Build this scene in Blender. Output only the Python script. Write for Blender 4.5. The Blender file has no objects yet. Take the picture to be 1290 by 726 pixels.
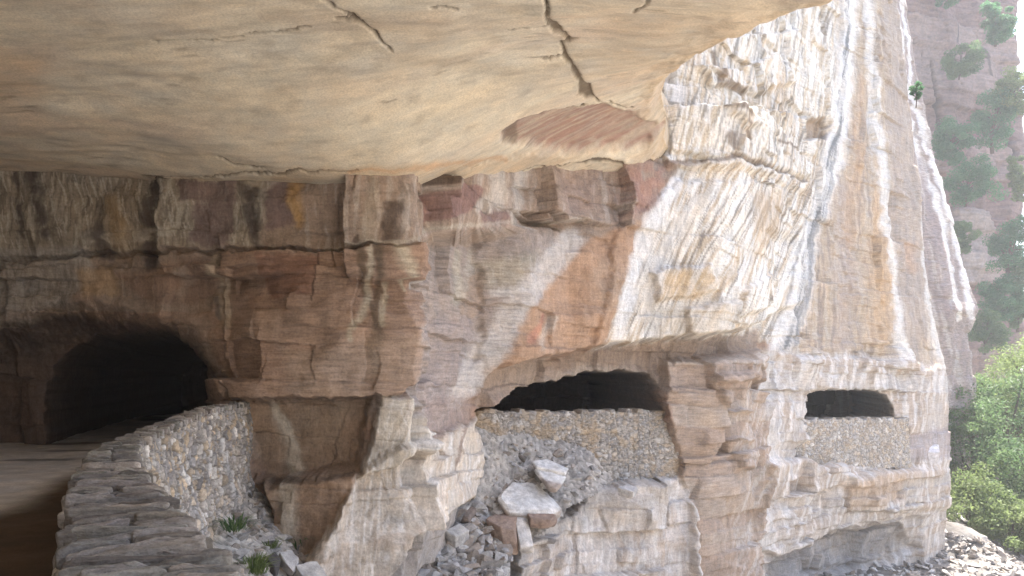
import bpy, bmesh, math, random
import numpy as np
from mathutils import Vector

random.seed(7)
RNG = np.random.default_rng(7)
R = math.radians
scene = bpy.context.scene
COL = scene.collection
F, CX, HZ, EYE = 1000.0, 645.0, 470.0, 1.7      # survey constants: focal length, centre line, horizon line, eye height


def at(px, v, d):
    """surveyed sight (column, row, distance in metres) -> point in the world"""
    return np.array([(px - CX) / F * d, d + 0.0, EYE + (HZ - v) / F * d])


# ------------------------------------------------------------------ noise
_P = RNG.permutation(256).astype(np.int32)
_P = np.concatenate([_P, _P, _P])
_G = RNG.normal(size=(256, 3)).astype(np.float32)
_G /= np.linalg.norm(_G, axis=1)[:, None]


def perlin(x, y, z):
    x = np.asarray(x, np.float32); y = np.asarray(y, np.float32); z = np.asarray(z, np.float32)
    xi = np.floor(x).astype(np.int32); yi = np.floor(y).astype(np.int32); zi = np.floor(z).astype(np.int32)
    xf = x - xi; yf = y - yi; zf = z - zi
    u = xf * xf * (3 - 2 * xf); v = yf * yf * (3 - 2 * yf); w = zf * zf * (3 - 2 * zf)
    xi &= 255; yi &= 255; zi &= 255
    out = 0
    for dx in (0, 1):
        wx = u if dx else 1 - u
        for dy in (0, 1):
            wy = v if dy else 1 - v
            a = _P[_P[xi + dx] + yi + dy]
            for dz in (0, 1):
                wz = w if dz else 1 - w
                g = _G[_P[a + zi + dz]]
                out = out + wx * wy * wz * (g[..., 0] * (xf - dx) + g[..., 1] * (yf - dy) + g[..., 2] * (zf - dz))
    return out * 1.5


def fbm(x, y, z, octv=4, gain=0.5, lac=2.03):
    s = 0; a = 1.0
    for i in range(octv):
        s = s + a * perlin(x + 17.3 * i, y - 9.1 * i, z + 5.7 * i)
        a *= gain; x = x * lac; y = y * lac; z = z * lac
    return s


def hash01(i, j=0, k=0):
    i = np.asarray(i, np.int64); j = np.asarray(j, np.int64)
    h = (i * 374761393 + j * 668265263 + k * 2147483647 + 1013904223) & 0xFFFFFFFF
    h = ((h ^ (h >> 13)) * 1274126177) & 0xFFFFFFFF
    h = (h ^ (h >> 16)) & 0xFFFFFFFF
    h = (h * 2246822519) & 0xFFFFFFFF
    return (((h ^ (h >> 15)) & 0xFFFFFF) / float(0xFFFFFF)).astype(np.float32)


def sstep(a, b, x):
    t = np.clip((x - a) / (b - a), 0, 1)
    return t * t * (3 - 2 * t)


def voronoi(a, b, k=0):
    """2-D cells: returns F1, F2, cell hash, cell centre"""
    ia = np.floor(a).astype(np.int64); ib = np.floor(b).astype(np.int64)
    f1 = np.full(a.shape, 9.0, np.float32); f2 = np.full(a.shape, 9.0, np.float32)
    cid = np.zeros(a.shape, np.float32)
    for da in (-1, 0, 1):
        for db in (-1, 0, 1):
            ca = ia + da; cb = ib + db
            d = np.hypot(ca + 0.15 + 0.7 * hash01(ca, cb, k) - a, cb + 0.15 + 0.7 * hash01(ca, cb, k + 1) - b).astype(np.float32)
            h = hash01(ca, cb, k + 2)
            closer = d < f1
            f2 = np.where(closer, f1, np.minimum(f2, d))
            cid = np.where(closer, h, cid)
            f1 = np.where(closer, d, f1)
    return f1, f2, cid


# ------------------------------------------------------------------ region masks in surface coordinates
def poly_sd(U, V, pts):
    """signed distance to a polygon, positive inside"""
    d = np.full(U.shape, 1e9, np.float32); inside = np.zeros(U.shape, bool)
    n = len(pts)
    for i in range(n):
        x0, y0 = pts[i]; x1, y1 = pts[(i + 1) % n]
        ex, ey = x1 - x0, y1 - y0
        wx, wy = U - x0, V - y0
        t = np.clip((wx * ex + wy * ey) / (ex * ex + ey * ey + 1e-9), 0, 1)
        d = np.minimum(d, np.hypot(wx - ex * t, wy - ey * t))
        if y0 != y1:
            c = ((y0 > V) != (y1 > V)) & (U < (x1 - x0) * (V - y0) / (y1 - y0) + x0)
            inside ^= c
    return np.where(inside, d, -d)


class Canvas:
    """regions on a surface whose points carry survey coordinates U, V"""
    def __init__(self, U, V, warp=4.0, scale=22.0, seed=0.0):
        self.U0, self.V0 = U, V
        self.U = U + warp * fbm(U / scale, V / scale, seed + 0 * U, 3)
        self.V = V + warp * fbm(U / scale, V / scale, seed + 50 + 0 * U, 3)
        self.U = self.U + 0.5 * warp * fbm(U / 5, V / 9, seed + 20 + 0 * U, 2)
        self.V = self.V + 0.4 * warp * fbm(U / 5, V / 7, seed + 80 + 0 * U, 2)
        self.col = np.zeros(U.shape + (3,), np.float32)

    def _box(self, pts, pad):
        p = np.array(pts)[:, :2]
        lo = p.min(0) - pad; hi = p.max(0) + pad
        return np.nonzero((self.U > lo[0]) & (self.U < hi[0]) & (self.V > lo[1]) & (self.V < hi[1]))

    def poly(self, pts, soft=3.0):
        m = np.zeros(self.U.shape, np.float32)
        ix = self._box(pts, soft + 2)
        m[ix] = sstep(-soft, soft, poly_sd(self.U[ix], self.V[ix], pts))
        return m

    def inward(self, pts):
        m = np.full(self.U.shape, -99.0, np.float32)
        ix = self._box(pts, 60)
        m[ix] = poly_sd(self.U[ix], self.V[ix], pts)
        return m

    def line(self, pts, soft=0.6):
        """pts: (u, v, half width)"""
        m = np.zeros(self.U.shape, np.float32)
        pad = max(p[2] for p in pts) * (1 + soft) + 2
        ix = self._box(pts, pad)
        U = self.U[ix]; V = self.V[ix]; best = np.zeros(U.shape, np.float32)
        for (x0, y0, w0), (x1, y1, w1) in zip(pts[:-1], pts[1:]):
            ex, ey = x1 - x0, y1 - y0
            t = np.clip(((U - x0) * ex + (V - y0) * ey) / (ex * ex + ey * ey + 1e-9), 0, 1)
            d = np.hypot(U - x0 - ex * t, V - y0 - ey * t)
            w = w0 + (w1 - w0) * t
            best = np.maximum(best, 1 - sstep(w * (1 - soft), w * (1 + soft), d))
        m[ix] = best
        return m

    def paint(self, mask, colour, a=1.0):
        m = (mask * a)[..., None]
        self.col = self.col * (1 - m) + np.array(colour, np.float32) * m

    def streaks(self, dx, dy, across=6.0, along=70.0, seed=0.0, lo=0.0, hi=0.35):
        """thin runs that follow direction (dx, dy)"""
        L = math.hypot(dx, dy); dx /= L; dy /= L
        q = (self.U0 * dy - self.V0 * dx); p = self.U0 * dx + self.V0 * dy
        q = q + 3.0 * perlin(self.U0 / 30, self.V0 / 30, seed + 0 * q)
        return sstep(lo, hi, fbm(q / across, p / along, seed + 3 + 0 * q, 3))


# ------------------------------------------------------------------ mesh helpers
def mesh_obj(name, verts, faces, mat, parent=None, cols=None, smooth=True):
    me = bpy.data.meshes.new(name)
    verts = np.asarray(verts, np.float32).reshape(-1, 3)
    faces = np.asarray(faces, np.int32)
    k = faces.shape[1]
    me.vertices.add(len(verts)); me.vertices.foreach_set('co', verts.ravel())
    me.loops.add(faces.size); me.loops.foreach_set('vertex_index', faces.ravel())
    me.polygons.add(len(faces))
    me.polygons.foreach_set('loop_start', np.arange(0, faces.size, k, dtype=np.int32))
    me.polygons.foreach_set('loop_total', np.full(len(faces), k, np.int32))
    me.polygons.foreach_set('use_smooth', np.full(len(faces), smooth, bool))
    if cols is not None:
        at_ = me.attributes.new('Col', 'FLOAT_COLOR', 'POINT')
        cols = np.asarray(cols, np.float32); cols = cols.reshape(-1, cols.shape[-1]); c = np.ones((len(verts), 4), np.float32); c[:, :cols.shape[1]] = cols
        at_.data.foreach_set('color', c.ravel())
    me.update(calc_edges=True); me.validate()
    me.materials.append(mat)
    o = bpy.data.objects.new(name, me); COL.objects.link(o)
    if parent is not None:
        o.parent = parent
    return o


def grid_faces(nr, nc, keep=None, flip=False):
    i = np.arange(nr * nc, dtype=np.int32).reshape(nr, nc)
    f = np.stack([i[:-1, :-1], i[:-1, 1:], i[1:, 1:], i[1:, :-1]], -1).reshape(-1, 4)
    if flip:
        f = f[:, ::-1]
    if keep is not None:
        f = f[keep.reshape(-1)]
    return f


def tag(o, label=None, cat=None, group=None, kind=None):
    if label: o['label'] = label
    if cat: o['category'] = cat
    if group: o['group'] = group
    if kind: o['kind'] = kind
    return o


def empty(name, loc):
    o = bpy.data.objects.new(name, None); COL.objects.link(o)
    o.location = loc; o.empty_display_size = 0.2
    return o


# ------------------------------------------------------------------ materials
def new_mat(name):
    m = bpy.data.materials.new(name); m.use_nodes = True
    nt = m.node_tree; nt.nodes.clear()
    return m, nt


def rock_material(name, colour=None, grain=(7.0, 7.0, 26.0), bump=0.5, dist=0.05, rough=0.92, vary=0.35, fine=60.0, lam=None, tint=(1.06, 1.0, 0.94)):
    m, nt = new_mat(name); N = nt.nodes.new; L = nt.links.new
    out = N('ShaderNodeOutputMaterial'); b = N('ShaderNodeBsdfPrincipled')
    b.inputs['Roughness'].default_value = rough
    b.inputs['Specular IOR Level'].default_value = 0.2
    L(b.outputs[0], out.inputs[0])
    tc = N('ShaderNodeTexCoord')
    mp = N('ShaderNodeMapping'); mp.inputs['Scale'].default_value = grain
    L(tc.outputs['Object'], mp.inputs[0])
    n1 = N('ShaderNodeTexNoise'); n1.inputs['Scale'].default_value = 1.0; n1.inputs['Detail'].default_value = 8; n1.inputs['Roughness'].default_value = 0.65
    L(mp.outputs[0], n1.inputs['Vector'])
    n2 = N('ShaderNodeTexNoise'); n2.inputs['Scale'].default_value = fine; n2.inputs['Detail'].default_value = 5; n2.inputs['Roughness'].default_value = 0.7
    L(tc.outputs['Object'], n2.inputs['Vector'])
    n3 = N('ShaderNodeTexNoise'); n3.inputs['Scale'].default_value = 1.3; n3.inputs['Detail'].default_value = 6; n3.inputs['Roughness'].default_value = 0.6
    L(tc.outputs['Object'], n3.inputs['Vector'])
    if colour is None:
        src = N('ShaderNodeAttribute'); src.attribute_name = 'Col'; csock = src.outputs['Color']
    else:
        src = N('ShaderNodeRGB'); src.outputs[0].default_value = (*colour, 1); csock = src.outputs[0]
    fac1 = n1.outputs['Fac']
    if colour is None and lam:
        mp2 = N('ShaderNodeMapping'); mp2.inputs['Scale'].default_value = lam
        L(tc.outputs['Object'], mp2.inputs[0])
        n4 = N('ShaderNodeTexNoise'); n4.inputs['Scale'].default_value = 1.0; n4.inputs['Detail'].default_value = 9; n4.inputs['Roughness'].default_value = 0.7; n4.inputs['Distortion'].default_value = 0.6
        L(mp2.outputs[0], n4.inputs['Vector'])
        mx = N('ShaderNodeMix'); mx.data_type = 'FLOAT'
        L(src.outputs['Alpha'], mx.inputs['Factor']); L(n4.outputs['Fac'], mx.inputs['A']); L(n1.outputs['Fac'], mx.inputs['B'])
        fac1 = mx.outputs['Result']
    rmp = N('ShaderNodeValToRGB')
    rmp.color_ramp.elements[0].position = 0.3; rmp.color_ramp.elements[1].position = 0.72
    lo = 1 - vary; hi = 1 + vary
    rmp.color_ramp.elements[0].color = (lo, lo, lo, 1); rmp.color_ramp.elements[1].color = (hi, hi, hi, 1)
    L(fac1, rmp.inputs[0])
    mul = N('ShaderNodeMix'); mul.data_type = 'RGBA'; mul.blend_type = 'MULTIPLY'; mul.inputs['Factor'].default_value = 1
    L(csock, mul.inputs['A']); L(rmp.outputs[0], mul.inputs['B'])
    rm2 = N('ShaderNodeValToRGB')
    rm2.color_ramp.elements[0].position = 0.35; rm2.color_ramp.elements[1].position = 0.65
    rm2.color_ramp.elements[0].color = (0.84, 0.86, 0.9, 1); rm2.color_ramp.elements[1].color = (*tint, 1)
    L(n3.outputs['Fac'], rm2.inputs[0])
    mu2 = N('ShaderNodeMix'); mu2.data_type = 'RGBA'; mu2.blend_type = 'MULTIPLY'; mu2.inputs['Factor'].default_value = 0.8
    L(mul.outputs['Result'], mu2.inputs['A']); L(rm2.outputs[0], mu2.inputs['B'])
    rm3 = N('ShaderNodeValToRGB')
    rm3.color_ramp.elements[0].position = 0.36; rm3.color_ramp.elements[1].position = 0.6
    rm3.color_ramp.elements[0].color = (0.7, 0.69, 0.68, 1); rm3.color_ramp.elements[1].color = (1.06, 1.06, 1.06, 1)
    L(n2.outputs['Fac'], rm3.inputs[0])
    mu3 = N('ShaderNodeMix'); mu3.data_type = 'RGBA'; mu3.blend_type = 'MULTIPLY'; mu3.inputs['Factor'].default_value = 0.7
    L(mu2.outputs['Result'], mu3.inputs['A']); L(rm3.outputs[0], mu3.inputs['B'])
    L(mu3.outputs['Result'], b.inputs['Base Color'])
    add = N('ShaderNodeMath'); add.operation = 'MULTIPLY_ADD'; add.inputs[1].default_value = 0.35
    L(n2.outputs['Fac'], add.inputs[0]); L(fac1, add.inputs[2])
    bp = N('ShaderNodeBump'); bp.inputs['Strength'].default_value = bump; bp.inputs['Distance'].default_value = dist
    L(add.outputs[0], bp.inputs['Height']); L(bp.outputs[0], b.inputs['Normal'])
    return m


def leaf_material(name, c0, c1):
    m, nt = new_mat(name); N = nt.nodes.new; L = nt.links.new
    out = N('ShaderNodeOutputMaterial')
    at_ = N('ShaderNodeAttribute'); at_.attribute_name = 'Col'
    mix = N('ShaderNodeMix'); mix.data_type = 'RGBA'
    mix.inputs['A'].default_value = (*c0, 1); mix.inputs['B'].default_value = (*c1, 1)
    L(at_.outputs['Fac'], mix.inputs['Factor'])
    d = N('ShaderNodeBsdfPrincipled'); d.inputs['Roughness'].default_value = 0.6; d.inputs['Specular IOR Level'].default_value = 0.3
    t = N('ShaderNodeBsdfTranslucent')
    L(mix.outputs['Result'], d.inputs['Base Color']); L(mix.outputs['Result'], t.inputs['Color'])
    ms = N('ShaderNodeMixShader'); ms.inputs[0].default_value = 0.55
    L(d.outputs[0], ms.inputs[1]); L(t.outputs[0], ms.inputs[2]); L(ms.outputs[0], out.inputs[0])
    return m


M_CLIFF = rock_material('cliff_rock', None, (2.0, 2.0, 15.0), 0.6, 0.07, fine=20.0, vary=0.38, lam=(6.0, 6.0, 1.5))
M_CEIL = rock_material('overhang_rock', None, (1.1, 5.0, 5.0), 0.22, 0.025, vary=0.13, fine=30.0)
M_STONE = rock_material('stone', None, (9, 9, 22), 0.8, 0.03, vary=0.38, fine=55.0)
M_SCREE = rock_material('scree_stone', None, (6, 6, 6), 0.6, 0.04, vary=0.35, fine=40.0)
M_ROAD = rock_material('road_concrete', None, (3, 3, 3), 0.35, 0.02, vary=0.2, fine=40.0)
M_GROUND = rock_material('ground_earth', None, (0.6, 0.6, 0.6), 0.6, 0.25, vary=0.3, fine=6.0)
M_FAR = rock_material('distant_rock', None, (0.25, 0.25, 2.2), 0.6, 0.5, vary=0.28, fine=2.5)
M_BARK = rock_material('bark', (0.11, 0.085, 0.065), (8, 8, 3), 0.6, 0.03)
M_LEAF_A = leaf_material('leaf_yellow_green', (0.10, 0.155, 0.05), (0.25, 0.31, 0.12))
M_LEAF_B = leaf_material('leaf_mid_green', (0.06, 0.12, 0.05), (0.17, 0.25, 0.10))
M_LEAF_C = leaf_material('leaf_deep_green', (0.04, 0.12, 0.05), (0.11, 0.25, 0.11))

exec_parts = []
# ------------------------------------------------------------------ the cliff the road is cut into
def strata(s, z, x, y, thick=0.55, width=1.5, k=0):
    """bedded and jointed rock: offset and crack mask"""
    zz = z + 0.02 * s + 0.16 * perlin(s / 3.0, z / 4.0, k + 0 * s) + 0.05 * perlin(s / 0.7, z / 1.5, k + 9 + 0 * s)
    r = np.random.default_rng(100 + k)
    b = np.cumsum(r.uniform(0.3, 1.7, 400)) * thick - 40
    li = np.searchsorted(b, zz) - 1
    li = np.clip(li, 0, len(b) - 2)
    f = (zz - b[li]) / (b[li + 1] - b[li])
    th = (b[li + 1] - b[li])
    w = width * (0.5 + 1.4 * hash01(li, 3, k))
    q = (s + 0.25 * perlin(s / 1.1, z / 0.8, k + 20 + 0 * s)) / w + hash01(li, 5, k) * 31
    ci = np.floor(q).astype(np.int64); g = q - ci
    lay = hash01(li, 11, k) - 0.5
    blk = hash01(li, ci, k + 13) - 0.5
    e = np.minimum(np.minimum(f, 1 - f) * th, np.minimum(g, 1 - g) * w)
    has = sstep(0.35, 0.6, hash01(li, ci, k + 31))
    eh = np.minimum(f, 1 - f) * th
    crack = np.maximum((1 - sstep(0.0, 0.035, eh)) * 0.8, (1 - sstep(0, 0.045, np.minimum(g, 1 - g) * w)) * has)
    til = (hash01(li, ci, k + 51) - 0.5) * (g - 0.5) * w + (hash01(li, ci, k + 53) - 0.5) * (f - 0.5) * th
    strata.tilt = til
    return lay, blk, crack, li


def smooth1(a, n):
    k = np.hanning(n); k /= k.sum()
    p = np.pad(a, n, mode='edge')
    return np.convolve(p, k, 'same')[n:-n]


def build_cliff():
    dens = 1.3
    cols = np.arange(-60, 1196.01, dens)
    tab = np.array([(-200, 17.4), (5, 17.6), (150, 17.6), (300, 17.0), (420, 16.6), (512, 16.9), (526, 18.1), (600, 21.5), (700, 24.2), (830, 26),
                    (880, 26.6), (950, 30), (1015, 34), (1125, 38.5), (1170, 40.2), (1196, 42.0)])
    dep = smooth1(np.interp(cols, tab[:, 0], tab[:, 1]), 13)
    rows = np.concatenate([np.linspace(-330, -70, 40)[:-1], np.arange(-70, 800.1, dens), np.linspace(800, 1100, 12)[1:]])
    rv = np.array([(-1300, 1060), (-200, 1112), (0, 1130), (150, 1148), (251, 1157), (362, 1168), (445, 1186), (480, 1194), (560, 1196), (700, 1190), (1100, 1200)])
    Rb = smooth1(np.interp(rows, rv[:, 0], rv[:, 1]), 25)
    nc, nr = len(cols), len(rows)
    U = np.repeat(cols[None, :], nr, 0); V = np.repeat(rows[:, None], nc, 1)
    U = np.where(U > 900, 900 + (U - 900) * (Rb[:, None] - 900) / 296.0, U)
    D = np.repeat(dep[None, :], nr, 0)
    X = (U - CX) / F * D; Y = D.copy(); Z = EYE + (HZ - V) / F * D
    # the faces that leave the view: round the nose on one side, along the road's inner wall on the other
    nw = 46
    t = np.linspace(0, 1, nw + 1)[1:]
    ox = 1.6 * np.sin(t * 1.7) * (1 - t) - 1.5 * t ** 2; oy = 13 * t ** 1.3
    Xr = X[:, -1:] + ox; Yr = Y[:, -1:] + oy; Zr = np.repeat(Z[:, -1:], nw, 1)
    lp = np.array([(-12.4, 17.4), (-15.5, 16.5), (-16.5, 11), (-14.5, 4), (-11, -3), (-8.5, -10), (-6, -22)])
    sl = np.concatenate([[0], np.cumsum(np.hypot(*np.diff(lp, axis=0).T))])
    q = np.linspace(0, sl[-1], 70)[1:][::-1]
    lx = np.interp(q, sl, lp[:, 0]) ; ly = np.interp(q, sl, lp[:, 1])
    nl = len(q)
    Xl = np.repeat((lx - lp[0, 0])[None, :], nr, 0) + X[:, :1]; Yl = np.repeat((ly - lp[0, 1])[None, :], nr, 0) + Y[:, :1]
    Zl = np.repeat(Z[:, :1], nl, 1)
    X = np.hstack([Xl, X, Xr]); Y = np.hstack([Yl, Y, Yr]); Z = np.hstack([Zl, Z, Zr])
    Ux = np.hstack([-60 - (q * 30)[None, :] + 0 * Xl, U, U[:, -1:] + (t * 300)[None, :] + 0 * Xr])
    V = np.hstack([np.repeat(V[:, :1], nl, 1), V, np.repeat(V[:, :1], nw, 1)]); U = Ux
    ref = np.argmin(abs(rows - 480))
    S = np.concatenate([[0], np.cumsum(np.hypot(np.diff(X[ref]), np.diff(Y[ref])))])
    S = np.repeat(S[None, :], nr, 0).astype(np.float32)
    tx = np.gradient(smooth1(X[ref], 61)); ty = np.gradient(smooth1(Y[ref], 61)); tl = np.hypot(tx, ty)
    nx, ny = ty / tl, -tx / tl
    cl = np.hypot(X[ref], Y[ref]); cx, cy = -X[ref] / cl, -Y[ref] / cl
    fx, fy = 0.5 * nx + 0.5 * cx, 0.5 * ny + 0.5 * cy
    fl = np.hypot(fx, fy); fx, fy = fx / fl, fy / fl
    c = Canvas(U, V, 4.0, 24.0)
    P = c.poly
    # ---- big relief, metres outwards
    d = np.zeros(U.shape, np.float32)
    d += 0.55 * P([(285, 322), (400, 320), (517, 312), (519, 480), (500, 497), (305, 503), (290, 460)], 2.0) * sstep(262, 345, U)
    d += 0.22 * P([(0, 330), (285, 322), (300, 500), (0, 600)], 3.0)
    d += 0.25 * P([(-60, 150), (530, 150), (530, 262), (525, 296), (520, 312), (300, 318), (-60, 326)], 2.5) 
    d -= 0.5 * P([(312, 508), (465, 500), (450, 585), (345, 606), (318, 600)], 5.0)
    d += 0.65 * P([(335, 604), (450, 596), (420, 700), (380, 740), (360, 680)], 6.0)
    d += (0.25 + 0.95 * sstep(575, 730, V)) * P([(448, 600), (500, 560), (560, 542), (604, 528), (614, 600), (596, 625), (550, 640), (505, 668), (482, 726), (460, 900), (380, 900), (400, 700)], 4.0)
    d += 0.45 * P([(478, 498), (512, 500), (530, 560), (500, 585), (452, 600), (468, 560)], 4.0)
    # hanging face above the first gallery opening
    hang = [(600, 502), (620, 462), (740, 437), (830, 428), (905, 418), (962, 400), (1010, 380), (1030, 150), (900, 150), (640, 150), (600, 315), (600, 450), (565, 520)]
    band_m = P([(380, 100), (800, 100), (790, 285), (640, 299), (517, 313), (380, 318)], 2.5)
    d += 1.25 * P(hang, 3.0) * (1 - 0.85 * sstep(925, 1010, U)) * (band_m * sstep(640, 760, U) + (1 - band_m) * sstep(580, 660, U))
    depb = smooth1(np.interp(U[ref], [-200, 5, 150, 300, 420, 512, 560, 610, 660, 720, 830, 900], [17.4, 17.6, 17.6, 17.0, 16.6, 16.7, 18.1, 20.0, 21.6, 23.4, 25.2, 26.5]), 41)
    basey = Y[ref]
    inb = ((U[ref] > -60) & (U[ref] < 830)).astype(np.float32)
    dc = (np.clip(basey - depb, 0, 3) * inb)[None, :] * band_m * (1 - sstep(640, 760, U))
    d += 0.15 * P([(730, 442), (760, 300), (840, 240), (1000, 240), (985, 330), (965, 400), (905, 430), (820, 440)], 4.0)
    d += 0.3 * P([(820, 205), (1015, 232), (1005, 245), (900, 224), (830, 222)], 3)
    d += 0.3 * P([(830, 60), (1000, 40), (1040, 100), (1015, 226), (830, 206)], 4)
    d -= 0.6 * P([(1010, 152), (1043, 150), (1040, 175), (1012, 178)], 3)
    for pl, a in (([(880, 150), (905, 150), (925, 172), (905, 180)], 0.3), ([(870, 88), (930, 95), (935, 118), (890, 112)], 0.35), ([(905, 370), (960, 345), (955, 385), (900, 405)], 0.3),
                  ([(800, 350), (870, 340), (880, 372), (810, 385)], 0.25), ([(845, 395), (900, 385), (895, 425), (850, 430)], 0.3), ([(930, 90), (975, 70), (990, 110), (940, 125)], 0.3)):
        d += a * P(pl, 2.5)
    # buttress between the openings, with its stack of blocks
    d += 0.7 * P([(830, 455), (960, 448), (955, 560), (948, 640), (940, 800), (850, 800), (862, 640), (845, 560), (826, 520)], 4)
    d += 0.45 * P([(880, 472), (925, 470), (925, 515), (890, 517)], 2) + 0.5 * P([(893, 515), (923, 513), (925, 550), (896, 552)], 2) + 0.4 * P([(900, 550), (928, 550), (926, 585), (902, 586)], 2)
    d += 0.5 * P([(878, 448), (965, 440), (955, 478), (880, 480)], 2.5)
    d -= 0.35 * P([(945, 300), (1000, 300), (985, 470), (955, 560)], 8)
    # pale rock under the fallen blocks
    d += (0.7 + 0.7 * sstep(600, 720, V)) * P([(622, 700), (640, 668), (700, 640), (740, 606), (850, 596), (866, 640), (856, 900), (610, 900)], 5)
    d -= 0.8 * P([(606, 519), (826, 519), (842, 596), (745, 606), (700, 640), (640, 664), (606, 640)], 4)
    d -= 0.85 * P([(1012, 526), (1132, 526), (1142, 548), (1128, 560), (1136, 577), (1100, 586), (1062, 580), (1030, 588), (1006, 576), (1015, 552)], 2.0)
    # round the second opening and under it
    d += 0.2 * P([(1000, 450), (1140, 455), (1196, 470), (1200, 500), (1120, 490), (1010, 494), (990, 480)], 4)
    d += 0.5 * P([(945, 580), (1010, 578), (1130, 590), (1200, 575), (1200, 640), (1130, 655), (1060, 665), (975, 700), (945, 690)], 4)
    d += 0.5 * P([(1055, 598), (1125, 590), (1195, 590), (1195, 640), (1120, 640), (1060, 640)], 3)
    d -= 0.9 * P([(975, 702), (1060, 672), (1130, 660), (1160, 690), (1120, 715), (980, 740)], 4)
    d *= 1 - 0.8 * sstep(1100, 1185, U)
    lay, blk, crack, li = strata(S, Z, X, Y); til = strata.tilt
    lay2, blk2, crack2, li2 = strata(S, Z, X, Y, 1.6, 3.2, 40); til2 = strata.tilt
    smooth_face = np.maximum(P([(1000, -200), (1200, -200), (1200, 440), (990, 440), (1040, 220)], 20), 0.7 * P([(520, 310), (780, 290), (740, 440), (560, 520)], 8))
    am = 1 - 0.65 * smooth_face
    nv = fbm(X / 2.6, Y / 2.6, Z / 1.9, 4)
    nv2 = fbm(X / 0.55, Y / 0.55, Z / 0.35, 4)
    fold = fbm(S / 1.3, Z / 9.0, 3 + 0 * S, 4)
    patchy = sstep(-0.15, 0.45, fbm(X / 4.0, Y / 4.0, Z / 3.0 + 70, 3))
    am = am * (0.25 + 0.75 * np.maximum(patchy, np.maximum(0.45 * P([(830, 60), (1000, 40), (1050, 110), (1015, 226), (830, 206)], 10), 0.7 * P([(1050, 560), (1200, 560), (1200, 660), (1040, 670)], 10))))
    bleach = np.maximum(P([(790, 225), (1060, 200), (1030, 300), (985, 440), (900, 432), (735, 442), (765, 365)], 10), 0.7 * P([(810, -70), (1110, -70), (1080, 100), (1055, 215), (1000, 230), (820, 212)], 10))
    leftw = P([(-60, 150), (520, 150), (520, 500), (-60, 500)], 10)
    am = am * (1 - 0.45 * bleach) * (1 - 0.3 * leftw)
    fine = am * (0.14 * lay + 0.16 * blk - 0.045 * crack * (1 - 0.5 * leftw) + 0.6 * til) + (0.3 + 0.7 * am) * (0.24 * lay2 + 0.22 * blk2 - 0.04 * crack2 + 0.55 * til2) + (0.20 - 0.07 * smooth_face) * nv + 0.045 * nv2 + 0.10 * fold * (0.4 + 0.35 * smooth_face)
    fine *= 1 - 0.55 * bleach
    fine *= 1 - 0.7 * sstep(1110, 1180, U)
    fine *= sstep(-1200, -60, U) * 0.4 + 0.6
    # ---- openings
    mouth = [(-90, 640), (-80, 440), (-20, 410), (8, 404), (40, 394), (75, 388), (130, 393), (200, 403), (240, 418), (272, 450), (288, 490), (296, 520), (292, 640)]
    throat = [(40, 640), (42, 500), (52, 462), (78, 436), (110, 424), (160, 420), (205, 418), (236, 432), (258, 462), (265, 500), (262, 560), (255, 640)]
    win1 = [(603, 519), (632, 504), (656, 490), (705, 478), (752, 467), (790, 469), (816, 474), (823, 490), (828, 519), (826, 545), (800, 560), (640, 560), (600, 540)]
    win2 = [(1013, 529), (1015, 512), (1018, 497), (1050, 494), (1088, 489), (1117, 496), (1120, 510), (1122, 526), (1128, 548), (1012, 548)]
    hx = np.zeros(U.shape, np.float32); hy = hx.copy()
    mo = c.inward(mouth); th = c.inward(throat)
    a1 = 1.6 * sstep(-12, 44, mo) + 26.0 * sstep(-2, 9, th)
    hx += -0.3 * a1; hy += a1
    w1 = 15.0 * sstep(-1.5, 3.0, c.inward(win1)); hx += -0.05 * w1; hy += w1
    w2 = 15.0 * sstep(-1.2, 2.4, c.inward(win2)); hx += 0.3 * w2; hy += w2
    X2 = X + fx * d + cx * dc + nx * fine + hx; Y2 = Y + fy * d + cy * dc + ny * fine + hy
    Z2 = Z + 0.05 * nv2 + 0.03 * nv
    # ---- colour of the rock, with some shade painted in
    n_big = fbm(X / 5, Y / 5, Z / 3, 4); n_lay = 0.6 * lay + 0.5 * lay2 + 0.5 * nv
    base = np.array([0.31, 0.245, 0.195], np.float32) * np.ones(U.shape + (1,), np.float32)
    c.col = base
    c.paint(sstep(-0.05, 0.45, n_lay), (0.31, 0.20, 0.145), 0.7)
    c.paint(sstep(0.0, 0.5, -n_big), (0.37, 0.335, 0.30), 0.7)
    pa = c.paint; L = c.line
    dn = c.streaks(0, 1, 7, 60, 1.0)
    dn2 = c.streaks(-0.12, 1, 4, 45, 9.0)
    di = c.streaks(-0.45, 1, 7, 80, 21.0)
    di2 = c.streaks(-0.3, 1, 4, 60, 33.0)
    # band under the overhang, left
    b = P([(-60, 205), (340, 205), (335, 312), (-60, 330)], 5)
    pa(b, (0.30, 0.26, 0.205)); pa(b * dn, (0.44, 0.40, 0.33), 0.75); pa(b * dn2, (0.13, 0.105, 0.08), 0.6); pa(b * c.streaks(0.25, 1, 3, 40, 41.0, 0.25, 0.45), (0.52, 0.49, 0.42), 0.6)
    g = P([(-60, 318), (110, 312), (130, 350), (80, 385), (-60, 400)], 6); pa(g, (0.36, 0.335, 0.305), 0.9); pa(g * dn2, (0.22, 0.20, 0.18), 0.5)
    pa(P([(105, 297), (232, 290), (235, 306), (110, 313)], 3), (0.45, 0.42, 0.36), 0.7)
    pa(P([(100, 345), (150, 335), (155, 372), (110, 378)], 4), (0.42, 0.30, 0.18), 0.6)
    pa(P([(155, 350), (290, 322), (300, 372), (200, 385)], 6), (0.27, 0.185, 0.14), 0.8)
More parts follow.
